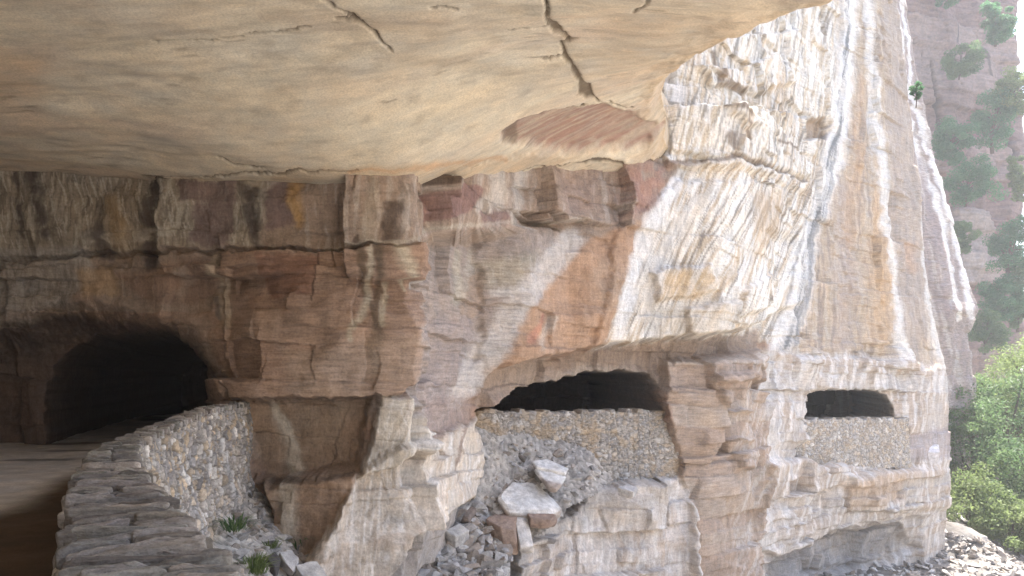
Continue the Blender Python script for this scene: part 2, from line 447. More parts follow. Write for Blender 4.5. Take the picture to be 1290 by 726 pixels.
    for ln in ([(48, 218, 12), (52, 268, 8)], [(62, 300, 7), (58, 280, 10)], [(214, 210, 6), (204, 260, 11), (196, 312, 8), (200, 335, 7)], [(318, 222, 14), (322, 270, 9), (330, 312, 5)], [(24, 220, 4), (30, 300, 3)],
               [(130, 300, 14), (140, 330, 12)], [(190, 318, 9), (196, 335, 8)]):
        pa(L(ln, 0.8) * sstep(-0.45, 0.15, nv2 + 0.6 * fold), (0.075, 0.06, 0.055), 0.85)
    for pl in ([(258, 262), (298, 255), (300, 316), (255, 312)], [(340, 240), (368, 232), (372, 285), (338, 292)], [(235, 235), (305, 228), (300, 256), (240, 262)]):
        pa(P(pl, 3), (0.175, 0.12, 0.115), 0.75)
    pa(L([(372, 224, 7), (376, 250, 10), (380, 285, 6)], 0.7), (0.44, 0.27, 0.10), 0.75)
    pa(L([(395, 226, 18), (400, 250, 12)], 0.8), (0.40, 0.25, 0.11), 0.4)
    pa(L([(150, 262, 10), (160, 296, 14)], 0.9), (0.42, 0.27, 0.11), 0.5)
    # band under the overhang, middle
    b = P([(385, 205), (830, 200), (800, 288), (640, 300), (510, 314), (380, 318)], 5)
    pa(b, (0.325, 0.255, 0.205), 0.8); pa(b * dn, (0.46, 0.41, 0.36), 0.55)
    pa(P([(552, 262), (578, 252), (615, 256), (600, 280), (560, 292), (548, 290)], 2), (0.24, 0.145, 0.13), 0.85)
    pa(P([(605, 285), (650, 280), (652, 296), (608, 298)], 2), (0.22, 0.14, 0.13), 0.7)
    pa(L([(628, 225, 8), (632, 265, 12), (600, 285, 3)], 0.7), (0.52, 0.49, 0.45), 0.75); pa(L([(655, 225, 8), (657, 295, 5)], 0.7), (0.52, 0.49, 0.45), 0.7)
    pa(P([(690, 228), (745, 228), (735, 275), (690, 280)], 8), (0.33, 0.25, 0.205), 0.7)
    pa(P([(760, 225), (830, 222), (800, 278), (768, 285)], 12) * sstep(-0.5, 0.4, nv2 + nv), (0.38, 0.21, 0.155), 0.7)
    for ln in ([(530, 222, 6), (533, 255, 4)], [(562, 222, 3), (560, 250, 3)], [(488, 265, 7), (487, 300, 8)], [(448, 302, 3), (450, 330, 9), (472, 318, 4)]):
        pa(L(ln, 0.5), (0.085, 0.06, 0.045), 0.8)
    pa(L([(470, 235, 6), (462, 300, 9)], 0.9), (0.40, 0.36, 0.29), 0.5)
    pa(L([(400, 316, 2), (520, 305, 3), (600, 297, 2), (720, 288, 1.5)], 0.6), (0.50, 0.46, 0.38), 0.5)
    # pillar beside the tunnel mouth
    b = P([(285, 322), (400, 320), (517, 312), (519, 482), (500, 497), (305, 503), (265, 430)], 4)
    pa(b, (0.30, 0.205, 0.15), 0.85); pa(b * sstep(0.0, 0.3, lay), (0.38, 0.285, 0.22), 0.5)
    pa(P([(332, 328), (404, 324), (402, 372), (345, 380)], 3), (0.215, 0.12, 0.085), 0.75)
    pa(L([(402, 324, 1.2), (402, 368, 1.2), (398, 380, 1)], 0.5), (0.07, 0.045, 0.035), 0.8)
    for ln in ([(455, 318, 5), (458, 360, 5), (470, 400, 3)], [(474, 318, 6), (478, 350, 4), (473, 440, 8), (472, 470, 4)]):
        pa(L(ln, 0.7), (0.11, 0.085, 0.06), 0.75)
    for ln in ([(466, 320, 3), (464, 380, 5), (440, 428, 3)], [(492, 316, 5), (500, 350, 4), (508, 366, 2)], [(486, 360, 3), (480, 410, 3)]):
        pa(L(ln, 0.8), (0.46, 0.42, 0.33), 0.75)
    pa(L([(282, 325, 4), (285, 370, 9), (290, 410, 7)], 0.8), (0.40, 0.34, 0.25), 0.65)
    pa(L([(276, 380, 4), (280, 400, 4)], 0.8), (0.09, 0.08, 0.07), 0.75)
    pa(L([(245, 345, 6), (225, 372, 5)], 0.8), (0.41, 0.34, 0.28), 0.6)
    pa(P([(365, 440), (518, 425), (518, 480), (500, 494), (380, 498)], 10), (0.40, 0.32, 0.255), 0.55)
    pa(L([(517, 312, 1.8), (518, 360, 1.5), (519, 430, 2.2), (520, 482, 2)], 0.4), (0.60, 0.58, 0.54), 0.9)
    # recess under the pillar
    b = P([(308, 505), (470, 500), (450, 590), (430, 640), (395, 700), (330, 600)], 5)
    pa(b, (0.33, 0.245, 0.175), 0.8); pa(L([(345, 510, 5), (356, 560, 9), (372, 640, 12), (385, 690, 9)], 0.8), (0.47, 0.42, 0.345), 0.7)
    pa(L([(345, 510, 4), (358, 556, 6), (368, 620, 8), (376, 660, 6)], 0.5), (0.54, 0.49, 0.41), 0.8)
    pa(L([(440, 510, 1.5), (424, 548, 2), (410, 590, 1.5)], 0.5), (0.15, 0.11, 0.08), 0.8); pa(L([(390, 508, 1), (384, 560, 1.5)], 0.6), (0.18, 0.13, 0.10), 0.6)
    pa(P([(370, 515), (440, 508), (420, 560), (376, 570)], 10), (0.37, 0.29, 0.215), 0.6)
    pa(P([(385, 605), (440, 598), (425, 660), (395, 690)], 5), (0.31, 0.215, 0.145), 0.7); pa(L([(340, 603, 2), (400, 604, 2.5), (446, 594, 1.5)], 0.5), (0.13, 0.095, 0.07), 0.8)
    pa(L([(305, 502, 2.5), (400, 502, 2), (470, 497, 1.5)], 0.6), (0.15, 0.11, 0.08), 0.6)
    # grey laminated face
    b = P([(520, 315), (640, 300), (700, 312), (620, 440), (560, 528), (530, 560), (512, 500)], 4)
    pa(b, (0.335, 0.29, 0.26), 0.9); pa(b * sstep(0.05, 0.3, lay), (0.41, 0.37, 0.34), 0.6)
    pa(P([(520, 405), (590, 395), (575, 490), (525, 540)], 8), (0.32, 0.27, 0.25), 0.6)
    pa(L([(572, 320, 5), (568, 380, 7)], 0.8), (0.45, 0.42, 0.34), 0.6); pa(L([(596, 315, 4), (590, 345, 9), (574, 380, 2)], 0.8), (0.44, 0.40, 0.33), 0.6)
    pa(P([(585, 350), (602, 345), (598, 400), (570, 398)], 3), (0.33, 0.255, 0.195), 0.8)
    pa(P([(600, 330), (660, 325), (640, 365), (605, 365)], 8), (0.42, 0.385, 0.31), 0.7)
    # ochre face
    b = P([(700, 318), (795, 288), (790, 330), (765, 385), (745, 438), (640, 455), (600, 480), (625, 440), (655, 385)], 4)
    pa(b, (0.42, 0.285, 0.195), 0.95); pa(b * sstep(0.1, 0.5, nv), (0.44, 0.33, 0.24), 0.6)
    pa(L([(668, 400, 3), (650, 430, 5)], 0.7), (0.44, 0.20, 0.14), 0.6); pa(L([(678, 405, 3), (660, 438, 5)], 0.7), (0.50, 0.44, 0.37), 0.6)
    # pale run across it
    pa(L([(705, 312, 16), (672, 342, 15), (640, 380, 16), (620, 420, 15), (596, 470, 16), (574, 506, 10)], 0.35), (0.52, 0.49, 0.46), 0.85)
    pa(L([(612, 372, 5), (660, 366, 4)], 0.7), (0.56, 0.54, 0.51), 0.7)
    # bleached face to the right
    b = P([(845, 222), (1060, 200), (1030, 300), (985, 430), (900, 428), (745, 440), (770, 365), (800, 290)], 5)
    pa(b, (0.54, 0.455, 0.345), 0.95)
    pa(b * sstep(0.0, 0.35, n_lay), (0.50, 0.40, 0.29), 0.5)
    pa(b * di, (0.74, 0.715, 0.67), 0.9); pa(b * di2, (0.76, 0.735, 0.67), 0.7)
    pa(b * c.streaks(-0.4, 1, 5, 60, 55.0, 0.15, 0.45), (0.19, 0.165, 0.14), 0.7)
    for sd, ac, al, lo_, cc, aa in ((101, 9, 160, 0.05, (0.76, 0.735, 0.67), 0.8), (117, 4, 120, 0.12, (0.76, 0.74, 0.685), 0.7), (131, 3, 110, 0.22, (0.20, 0.18, 0.155), 0.7), (149, 12, 140, 0.25, (0.50, 0.39, 0.27), 0.35)):
        pa(b * c.streaks(-0.48, 1, ac, al, sd, lo_, lo_ + 0.2), cc, aa)
    pa(L([(838, 240, 7), (800, 295, 11), (775, 360, 9), (766, 400, 8), (760, 436, 7)], 0.5), (0.75, 0.735, 0.70), 0.95)
    pa(L([(860, 260, 5), (812, 330, 9), (795, 400, 9)], 0.8), (0.62, 0.60, 0.56), 0.8)
    pa(P([(815, 355), (850, 345), (885, 355), (860, 378), (810, 384)], 7) * (0.6 + 0.6 * (1 - di)), (0.52, 0.37, 0.20), 0.6)
    pa(P([(920, 255), (975, 245), (965, 300), (925, 330)], 8), (0.48, 0.37, 0.25), 0.6)
    pa(P([(800, 395), (905, 380), (900, 420), (800, 436)], 6), (0.55, 0.49, 0.40), 0.6)
    # upper bleached face above the ledge
    b = P([(810, -70), (1110, -70), (1080, 100), (1055, 215), (1000, 230), (820, 212)], 4)
    pa(b, (0.57, 0.495, 0.385), 0.95); pa(b * dn, (0.74, 0.715, 0.67), 0.8)
    pa(b * di2, (0.76, 0.735, 0.67), 0.75)
    pa(b * sstep(0.1, 0.5, n_lay) * sstep(40, 90, V), (0.50, 0.395, 0.285), 0.6)
    pa(b * c.streaks(-0.2, 1, 5, 50, 77.0, 0.2, 0.5), (0.21, 0.19, 0.165), 0.7)
    pa(b * c.streaks(-0.12, 1, 4, 130, 161.0, 0.05, 0.25), (0.76, 0.74, 0.685), 0.7); pa(b * c.streaks(-0.12, 1, 3, 120, 171.0, 0.2, 0.4), (0.24, 0.225, 0.20), 0.6)
    for ln in ([(895, 70, 3), (900, 110, 4), (930, 120, 3)], [(880, 150, 3), (912, 165, 3)], [(905, 165, 2), (915, 190, 2)], [(842, 215, 2), (900, 214, 3), (1010, 230, 2)], [(955, 188, 2), (1000, 192, 2)], [(890, 185, 5), (893, 205, 4)]):
        pa(L(ln, 0.6), (0.16, 0.11, 0.07), 0.7)
    pa(P([(1012, 150), (1042, 148), (1040, 172), (1014, 176)], 3), (0.30, 0.22, 0.15), 0.8)  # shadow under the ledge put into the colour of the notch
    pa(L([(830, 85, 12), (850, 120, 10), (836, 150, 8)], 0.6), (0.64, 0.62, 0.59), 0.8)
    # the tall smooth face and its runs
    b = P([(1062, -200), (1125, -200), (1160, 100), (1170, 250), (1180, 360), (1196, 480), (985, 470), (1005, 400), (1050, 220)], 6)
    pa(b, (0.47, 0.39, 0.30), 0.95); pa(b * c.streaks(0.1, 1, 7, 120, 5.0), (0.52, 0.47, 0.40), 0.6)
    pa(b * c.streaks(0.08, 1, 4, 90, 65.0, 0.1, 0.4), (0.30, 0.255, 0.225), 0.7)
    pa(L([(1106, 230, 6), (1112, 330, 16), (1106, 420, 14)], 0.8), (0.52, 0.355, 0.205), 0.65)
    pa(L([(1062, 240, 10), (1065, 350, 14), (1060, 430, 12)], 0.8), (0.41, 0.345, 0.30), 0.6)
    pa(L([(1085, 100, 5), (1078, 200, 10), (1072, 300, 10)], 0.8), (0.47, 0.33, 0.22), 0.5)
    pa(L([(1074, -200, 8), (1070, 40, 10), (1050, 200, 12), (1020, 300, 12), (1000, 400, 14), (985, 440, 10)], 0.6), (0.75, 0.74, 0.71), 0.9)
    seep = 0.35 + 0.65 * c.streaks(-0.2, 1, 2.2, 60, 201.0, -0.1, 0.2)
    pa(L([(1072, -200, 2), (1066, 60, 2.5), (1052, 180, 4.5), (1036, 250, 5.5), (1012, 330, 5), (1004, 400, 5), (985, 450, 5), (968, 480, 4)], 0.6) * seep, (0.19, 0.20, 0.205), 0.9)
    pa(L([(1058, 150, 1), (1046, 240, 1.4), (1024, 320, 1.4), (1012, 400, 1.4), (996, 450, 1)], 0.7), (0.26, 0.265, 0.265), 0.6); pa(L([(1040, 170, 1), (1022, 260, 1.3), (1000, 330, 1.5), (985, 400, 1.2)], 0.7), (0.28, 0.275, 0.265), 0.6)
    pa(L([(1030, 280, 3), (1020, 340, 3), (1000, 430, 3)], 0.6), (0.25, 0.25, 0.25), 0.7)
    pa(L([(1090, -200, 4), (1095, 60, 5), (1108, 200, 5), (1118, 290, 7), (1128, 350, 6), (1134, 420, 7), (1142, 490, 7)], 0.6), (0.68, 0.66, 0.62), 0.9)
    b2 = P([(1108, -200), (1140, -200), (1155, 150), (1160, 250), (1170, 362), (1160, 470), (1138, 420), (1120, 250), (1112, 100)], 4)
    pa(b2, (0.375, 0.325, 0.285), 0.7); pa(L([(1158, 240, 2), (1167, 360, 3), (1180, 430, 5), (1192, 480, 5), (1194, 520, 4)], 0.6), (0.64, 0.62, 0.58), 0.85)
    pa(L([(1148, 310, 6), (1150, 340, 6)], 0.8), (0.47, 0.33, 0.23), 0.6)
    # round the second opening
    b = P([(945, 440), (1140, 450), (1196, 470), (1198, 800), (940, 800), (950, 600)], 6)
    pa(b, (0.49, 0.455, 0.415), 0.9); pa(b * sstep(0, 0.4, n_lay), (0.42, 0.34, 0.265), 0.6); pa(b * dn2, (0.68, 0.66, 0.63), 0.75)
    pa(P([(1050, 605), (1130, 590), (1128, 625), (1060, 640)], 5), (0.46, 0.35, 0.25), 0.65)
    pa(P([(1130, 545), (1200, 540), (1200, 580), (1140, 580)], 4), (0.32, 0.28, 0.275), 0.7)
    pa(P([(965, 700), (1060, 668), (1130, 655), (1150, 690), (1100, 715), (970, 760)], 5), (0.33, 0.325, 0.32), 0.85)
    pa(L([(972, 450, 8), (962, 500, 14), (965, 560, 14), (955, 640, 10), (948, 720, 10)], 0.7), (0.60, 0.58, 0.55), 0.8)
    pa(L([(1020, 450, 5), (1000, 480, 8), (1010, 540, 5)], 0.7), (0.60, 0.58, 0.55), 0.5)
    # soffit and buttress
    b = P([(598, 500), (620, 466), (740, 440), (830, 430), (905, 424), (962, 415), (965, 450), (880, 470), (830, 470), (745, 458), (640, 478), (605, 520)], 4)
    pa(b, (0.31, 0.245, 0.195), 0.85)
    b = P([(826, 455), (960, 445), (950, 640), (940, 800), (858, 800), (862, 640), (840, 560)], 4)
    pa(b, (0.375, 0.295, 0.235), 0.9); pa(b * sstep(0.1, 0.4, lay), (0.43, 0.37, 0.31), 0.6); pa(b * di2 * sstep(880, 940, U), (0.57, 0.54, 0.50), 0.6)
    # spur and the pale rock below
    for pl, cc in (([(448, 600), (500, 562), (560, 542), (606, 526), (616, 600), (604, 636), (560, 650), (520, 672), (500, 730), (480, 900), (380, 900), (398, 700)], (0.55, 0.50, 0.43)),
                   ([(478, 498), (510, 500), (528, 560), (500, 585), (452, 600), (468, 560)], (0.54, 0.50, 0.43)),
                   ([(615, 700), (640, 668), (700, 640), (740, 606), (850, 590), (866, 640), (852, 900), (600, 900)], (0.57, 0.53, 0.49))):
        b = P(pl, 3); pa(b, cc, 0.95); pa(b * dn2, (0.70, 0.68, 0.645), 0.7); pa(b * sstep(0.1, 0.6, nv2), (0.42, 0.35, 0.28), 0.5); pa(b * dn * sstep(0, 0.3, nv), (0.44, 0.35, 0.27), 0.5)
    pa(L([(590, 528, 3), (570, 570, 2), (560, 600, 1.5)], 0.6), (0.25, 0.19, 0.155), 0.8)
    pa(P([(530, 500), (600, 500), (590, 530), (535, 560)], 6), (0.33, 0.265, 0.235), 0.7)
    lamw = 0.22 + 0.55 * P([(265, 330), (517, 312), (640, 300), (640, 440), (560, 530), (300, 500)], 8) + 0.35 * P([(830, 455), (900, 455), (890, 800), (850, 800)], 8) + 0.2 * P([(640, 320), (790, 290), (760, 440), (620, 470)], 6)
    lamw = np.clip(lamw + 0.25 * P([(1000, -100), (1200, -100), (1200, 600), (985, 480)], 15) + 0.25 * patchy, 0, 0.9)
    pa(P([(600, 628), (640, 690), (640, 800), (455, 800), (490, 690), (545, 650)], 5), (0.36, 0.345, 0.325), 0.85)
    dust = P([(690, 590), (850, 570), (872, 620), (800, 650), (720, 660), (650, 690), (640, 660)], 22); pa(dust * sstep(-0.4, 0.3, nv2 + nv), (0.45, 0.425, 0.39), 0.7)
    # cracks painted darker
    pa(np.clip(crack * am, 0, 1), (0.17, 0.135, 0.11), 0.38); pa(np.clip(crack2 * (0.3 + 0.7 * am), 0, 1), (0.13, 0.10, 0.08), 0.4)
    pa(sstep(0, 14, mo), (0.12, 0.092, 0.08), 0.9); pa(sstep(-3, 2, th), (0.06, 0.05, 0.046), 0.9); pa(sstep(0, 3, c.inward(win1)), (0.07, 0.058, 0.052), 0.95); pa(sstep(0, 3, c.inward(win2)), (0.07, 0.065, 0.06), 0.95)  # insides of the openings darkened, shade painted into the rock colour
    c.col *= (1 + 0.12 * (1 - sstep(700, 800, U)) * (1 - sstep(-12, 8, mo)))[..., None]
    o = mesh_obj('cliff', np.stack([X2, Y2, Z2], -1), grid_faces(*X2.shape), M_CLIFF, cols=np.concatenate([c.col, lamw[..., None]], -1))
    tag(o, 'towering bedded cliff with white mineral runs and road openings cut into it', 'cliff', kind='structure')
    return o


# ------------------------------------------------------------------ thin plate spline
def tps(pts, vals, reg=0.0):
    pts = np.asarray(pts, float); n = len(pts)
    r = np.hypot(pts[:, None, 0] - pts[None, :, 0], pts[:, None, 1] - pts[None, :, 1])
    K = np.where(r > 0, r * r * np.log(r + 1e-12), 0) + reg * np.eye(n)
    A = np.zeros((n + 3, n + 3)); A[:n, :n] = K; A[:n, n] = 1; A[:n, n + 1:] = pts; A[n, :n] = 1; A[n + 1:, :n] = pts.T
    w = np.linalg.solve(A, np.concatenate([vals, [0, 0, 0]]))
    def f(x, y):
        s = w[n] + w[n + 1] * x + w[n + 2] * y
        for i in range(n):
            q = (x - pts[i, 0]) ** 2 + (y - pts[i, 1]) ** 2
            s = s + w[i] * 0.5 * q * np.log(q + 1e-12)
        return s
    return f


def build_overhang():
    ctl = [(5, 213, 17.2), (180, 230, 17.2), (330, 227, 16.6), (420, 224, 16.2), (512, 221, 16.5), (560, 219, 18.2), (610, 217, 20.2), (660, 215, 21.8), (760, 212, 23.6), (860, 206, 25.3), (1085, 0, 10), (985, 36, 12), (890, 72, 15), (845, 105, 19), (832, 140, 22),
           (645, 0, 11), (5, 0, 10.2), (330, 0, 10.6), (330, 110, 13.2), (60, 110, 13), (600, 110, 14.8)]
    W = [at(*p) for p in ctl] + [np.array(p) for p in ((3, 0, 6.3), (-6, 0, 6.2), (2, -15, 6.2), (-12, -10, 5.8), (-14, 12, 5.8))]
    W = np.array(W)
    fz = tps(W[:, :2], W[:, 2], 0.6)
    lip = np.array([(-22, 2.5), (-8, 4.2), (0, 5.0), (6, 4.9), (10, 4.42), (12, 4.1), (15, 3.68), (19, 3.75), (22, 4.15), (26, 5.2), (31, 7.2)])
    ys = np.concatenate([np.linspace(-22, 7, 40)[:-1], 7 + 23 * np.linspace(0, 1, 430) ** 1.0])
    lx = smooth1(np.interp(ys, lip[:, 0], lip[:, 1]), 41)
    nx_ = 760
    tt = np.linspace(0, 1, nx_)
    lx2 = lx + 0.12 * fbm(ys / 1.3, 0 * ys, 0 * ys + 4, 4) 
    X = -19 + (lx2[:, None] + 19) * tt[None, :]
    Y = np.repeat(ys[:, None], nx_, 1)
    Z = fz(X, Y)
    dd = np.maximum(Y, 2.0)
    U = CX + F * X / dd; V = HZ - F * (Z - EYE) / dd
    c = Canvas(U, V, 4.0, 30.0, 8.0); P = c.poly; L = c.line
    n1 = fbm(X / 3.5, Y / 1.8, Z * 0 + 1, 5); n2 = fbm(X / 0.9, Y / 0.32, Z * 0 + 7, 4)
    # flakes: shallow shells that have spalled off, each a step in the roof
    sh = fbm(X / 4.5, Y / 2.2, Z * 0 + 31, 3)
    step = fbm(X / 2.5, Y / 0.5, Z * 0 + 91, 4)
    n3 = fbm(X / 2.2, Y / 0.22, Z * 0 + 17, 4)
    dz = 0.10 * n1 + 0.012 * n2 + 0.03 * step
    red = P([(632, 168), (655, 152), (700, 142), (755, 136), (800, 148), (838, 168), (812, 186), (740, 192), (670, 187), (636, 182)], 5.0)
    dz += 0.14 * red + 0.05 * red * fbm(X / 1.2, Y / 0.25, 0 * X + 3, 3)
    dz -= 0.05 * P([(560, 222), (640, 196), (760, 194), (880, 208), (880, 260), (560, 260)], 2)
    dz += 0.05 * P([(640, 222), (690, 208), (900, 205), (900, 260), (640, 260)], 2)
    crk = np.maximum.reduce([L([(684, -20, 1.0), (689, 12, 1.4), (686, 18, 1.2), (693, 30, 3), (701, 42, 4), (716, 53, 1.2), (706, 58, 1.4), (715, 72, 3.5), (720, 78, 2.5), (728, 92, 3.5), (731, 104, 3)], 0.3), P([(728, 104), (744, 108), (748, 124), (738, 128), (727, 120)], 1.5), L([(716, 53, .8), (724, 54, .5)], 0.4), L([(684, 76, .8), (712, 73, 1.2)], .4), P([(692, 28), (703, 30), (708, 44), (700, 48), (692, 42)], 2), L([(745, 122, 1.5), (760, 130, 1), (795, 138, .8)], 0.4),
                             L([(400, -4, 1.5), (425, 12, 1.2), (450, 26, 2.5), (470, 42, 2), (492, 60, 1)], 0.4), L([(425, 25, 1), (448, 27, 1.5)], 0.4),
                             L([(194, 54, 1.2), (250, 50, 1), (320, 46, 1.3), (390, 36, 1.2)], 0.5), L([(275, 197, 1.5), (300, 206, 1.4), (335, 212, 1)], 0.5), L([(655, 36, 0.8), (695, 34, 1.2), (716, 52, 1.4)], 0.5),
                             L([(800, 18, 1), (812, 8, 1.5), (822, -8, 1)], 0.4), L([(630, 38, .7), (690, 36, 1)], 0.5), L([(540, 10, .8), (575, 8, 1)], 0.5), L([(180, 222, 1), (300, 218, 1), (450, 214, 1)], .5), L([(640, 214, 0.8), (700, 208, 1.6), (760, 203, 2.2), (840, 205, 1.2)], .4), L([(636, 164, 1), (680, 150, 1.4), (735, 135, 1.2)], .4)])
    dz += 0.07 * crk
    # rounded lip
    edge = (1 - tt)[None, :] * (lx2[:, None] + 19)
    dz += (1 - sstep(0.2, 2.0, edge)) * (0.13 * fbm(X / 0.8, Y / 0.8, 0 * X + 19, 4) + 0.08 * np.abs(perlin(X / 0.5, Y / 1.4, 0 * X + 2)))
    dz += 0.35 * (1 - sstep(0, 0.5, edge)) ** 2
    Z2 = Z + dz
    c.col = np.array([0.61, 0.535, 0.40], np.float32) * np.ones(U.shape + (1,), np.float32)
    pa = c.paint
    pa(sstep(-0.1, 0.5, n1), (0.66, 0.595, 0.465), 0.8); pa(sstep(0, 0.5, -n1), (0.55, 0.485, 0.38), 0.8)
    pa(sstep(0.2, 0.6, n3), (0.44, 0.38, 0.29), 0.4); pa(sstep(0.2, 0.6, -n3), (0.66, 0.60, 0.48), 0.35)
    pa(sstep(0.15, 0.6, n2), (0.42, 0.365, 0.285), 0.5); pa(sstep(0.05, 0.5, fbm(X / 6, Y / 2, Z * 0 + 60, 4)), (0.55, 0.435, 0.325), 0.6)
    pa(P([(250, 110), (560, 70), (740, 140), (620, 200), (250, 215)], 60), (0.63, 0.56, 0.42), 0.6)
    pa(P([(-30, 60), (60, 60), (50, 130), (-30, 140)], 20), (0.52, 0.38, 0.24), 0.5)
    pa(P([(760, 10), (1000, 5), (1090, -10), (890, 70), (840, 100), (760, 90)], 25), (0.50, 0.40, 0.275), 0.6)
    pa(1 - sstep(0.15, 0.9, edge + 0.3 * n1), (0.40, 0.285, 0.17), 0.6)
    pa(P([(350, 214), (640, 196), (780, 190), (640, 216), (340, 228)], 4), (0.52, 0.40, 0.26), 0.6); pa(L([(440, 216, 2), (540, 210, 3), (640, 198, 2)], 0.8), (0.52, 0.33, 0.19), 0.6)
    pa(red, (0.34, 0.245, 0.185), 0.85); pa(red * sstep(-0.2, 0.3, n3), (0.30, 0.175, 0.14), 0.65); pa(red * sstep(0.1, 0.5, -n3), (0.44, 0.36, 0.27), 0.5); pa(P([(634, 168), (655, 158), (652, 186), (634, 182)], 2), (0.17, 0.13, 0.09), 0.7)
    pa(P([(650, 210), (760, 198), (850, 205), (900, 216), (760, 224), (640, 224)], 3), (0.55, 0.475, 0.355), 0.6)
    c.col *= np.array([1.19, 1.22, 1.27], np.float32)
    mk = sstep(0.5, 0.72, fbm(X / 0.9 + 5, Y / 0.13, Z * 0 + 71, 3)) * sstep(-0.1, 0.4, n1 + 0.3 * fbm(X / 2, Y / 2, Z * 0 + 5, 2))
    pa(mk, (0.24, 0.20, 0.15), 0.6); dzm = mk
    mott = fbm(X / 0.5, Y / 0.35, Z * 0 + 81, 5); pa(sstep(0.2, 0.6, mott), (0.46, 0.40, 0.31), 0.4); pa(sstep(0.25, 0.7, -mott), (0.68, 0.62, 0.50), 0.35)
    pa(L([(470, 60, 3), (540, 75, 8), (640, 90, 6)], 0.9), (0.45, 0.385, 0.29), 0.4); pa(L([(330, 20, 5), (420, 30, 12), (560, 22, 8)], 0.9), (0.46, 0.385, 0.30), 0.5)
    pa(crk, (0.10, 0.075, 0.05), 0.85)
    pa(L([(690, 20, 6), (720, 70, 8), (740, 115, 10)], 0.9), (0.33, 0.27, 0.19), 0.35)
    # outer face of the overhanging mass
    nw = 40
    t = np.linspace(0, 1, nw + 1)[1:]
    Xw = X[:, -1:] + 0.25 * np.sin(np.minimum(t * 6, 1.57)) - 2.0 * t; Yw = np.repeat(Y[:, -1:], nw, 1); Zw = Z2[:, -1:] + 10 * t ** 1.3
    nn = fbm(Xw / 2, Yw / 2, Zw / 2, 4); Xw = Xw + 0.3 * nn * sstep(0, 0.2, t)
    Cw = np.repeat(c.col[:, -1:], nw, 1) * (1 - t[None, :, None]) + np.array([0.45, 0.38, 0.3]) * t[None, :, None]
    o = mesh_obj('rock_overhang', np.stack([np.hstack([X, Xw]), np.hstack([Y, Yw]), np.hstack([Z2, Zw])], -1), grid_faces(len(ys), nx_ + nw), M_CEIL, cols=np.concatenate([c.col, Cw], 1))
    tag(o, 'smooth yellowish rock overhang roofing the road, split by dark cracks', 'rock overhang', kind='structure')
    return fz


# ------------------------------------------------------------------ buttress behind the nose, far cliff, opposite wall
def rock_sheet(name, tab, rows, right, px0, px1, dens, mat, relief, colour, label, wrap=12.0, thick=1.4, width=3.0, k=60, left_wrap=None):
    cols = np.arange(px0, px1 + 0.01, dens)
    tab = np.array(tab, float); dep = np.interp(cols, tab[:, 0], tab[:, 1])
    rows = np.asarray(rows, float)
    right = np.array(right, float); Rb = np.interp(rows, right[:, 0], right[:, 1])
    nr, nc = len(rows), len(cols)
    fr = (cols - px0) / (px1 - px0)
    U = px0 + (Rb[:, None] - px0) * fr[None, :]
    V = np.repeat(rows[:, None], nc, 1); D = np.repeat(dep[None, :], nr, 0)
    X = (U - CX) / F * D; Y = D.copy(); Z = EYE + (HZ - V) / F * D
    nw = 24; t = np.linspace(0, 1, nw + 1)[1:]
    X = np.hstack([X, X[:, -1:] + wrap * 0.12 * np.sin(t * 2.2) - wrap * 0.1 * t]); Y = np.hstack([Y, Y[:, -1:] + wrap * t ** 1.4]); Z = np.hstack([Z, np.repeat(Z[:, -1:], nw, 1)])
    U = np.hstack([U, U[:, -1:] + 60 * t[None, :]]); V = np.hstack([V, np.repeat(V[:, :1], nw, 1)])
    S = np.concatenate([np.zeros((nr, 1)), np.cumsum(np.hypot(np.diff(X, axis=1), np.diff(Y, axis=1)), 1)], 1)
    lay, blk, crack, li = strata(S, Z, X, Y, thick, width, k)
    nv = fbm(X / (width * 1.6), Y / (width * 1.6), Z / (width * 2), 5); fold = fbm(S / width, Z / (width * 8), 5 + 0 * S, 3)
    tx = np.gradient(X, axis=1); ty = np.gradient(Y, axis=1); tl = np.hypot(tx, ty) + 1e-6
    off = relief * (0.6 * lay + 0.5 * blk - 0.35 * crack + 1.0 * nv + 0.8 * fold)
    c = Canvas(U, V, 3.0, 16.0, k)
    off = off + colour(c, X, Y, Z, lay, nv, crack)
    X = X + ty / tl * off; Y = Y - tx / tl * off
    o = mesh_obj(name, np.stack([X, Y, Z], -1), grid_faces(*X.shape), mat, cols=c.col)
    tag(o, label, 'cliff', kind='structure')


def col_buttress(c, X, Y, Z, lay, nv, crack):
    P, L, pa = c.poly, c.line, c.paint
    c.col = np.array([0.33, 0.28, 0.26], np.float32) * np.ones(X.shape + (1,), np.float32)
    pa(c.streaks(0.2, 1, 5, 60, 3.0), (0.47, 0.43, 0.39), 0.7); pa(c.streaks(0.2, 1, 4, 50, 13.0, 0.1, 0.4), (0.27, 0.225, 0.21), 0.6)
    pa(L([(1120, -200, 2), (1124, 0, 2.5), (1140, 110, 2.5), (1163, 215, 3), (1180, 260, 4), (1194, 330, 4), (1210, 400, 4)], 0.5), (0.68, 0.66, 0.63), 0.9)
    pa(L([(1128, -50, 2), (1148, 110, 2), (1170, 200, 2.5), (1196, 280, 4), (1218, 350, 5), (1226, 400, 4)], 0.5), (0.68, 0.66, 0.64), 0.9)
    pa(L([(1160, 200, 3), (1180, 300, 4), (1196, 400, 4)], 0.6), (0.30, 0.25, 0.24), 0.7)
    return 0


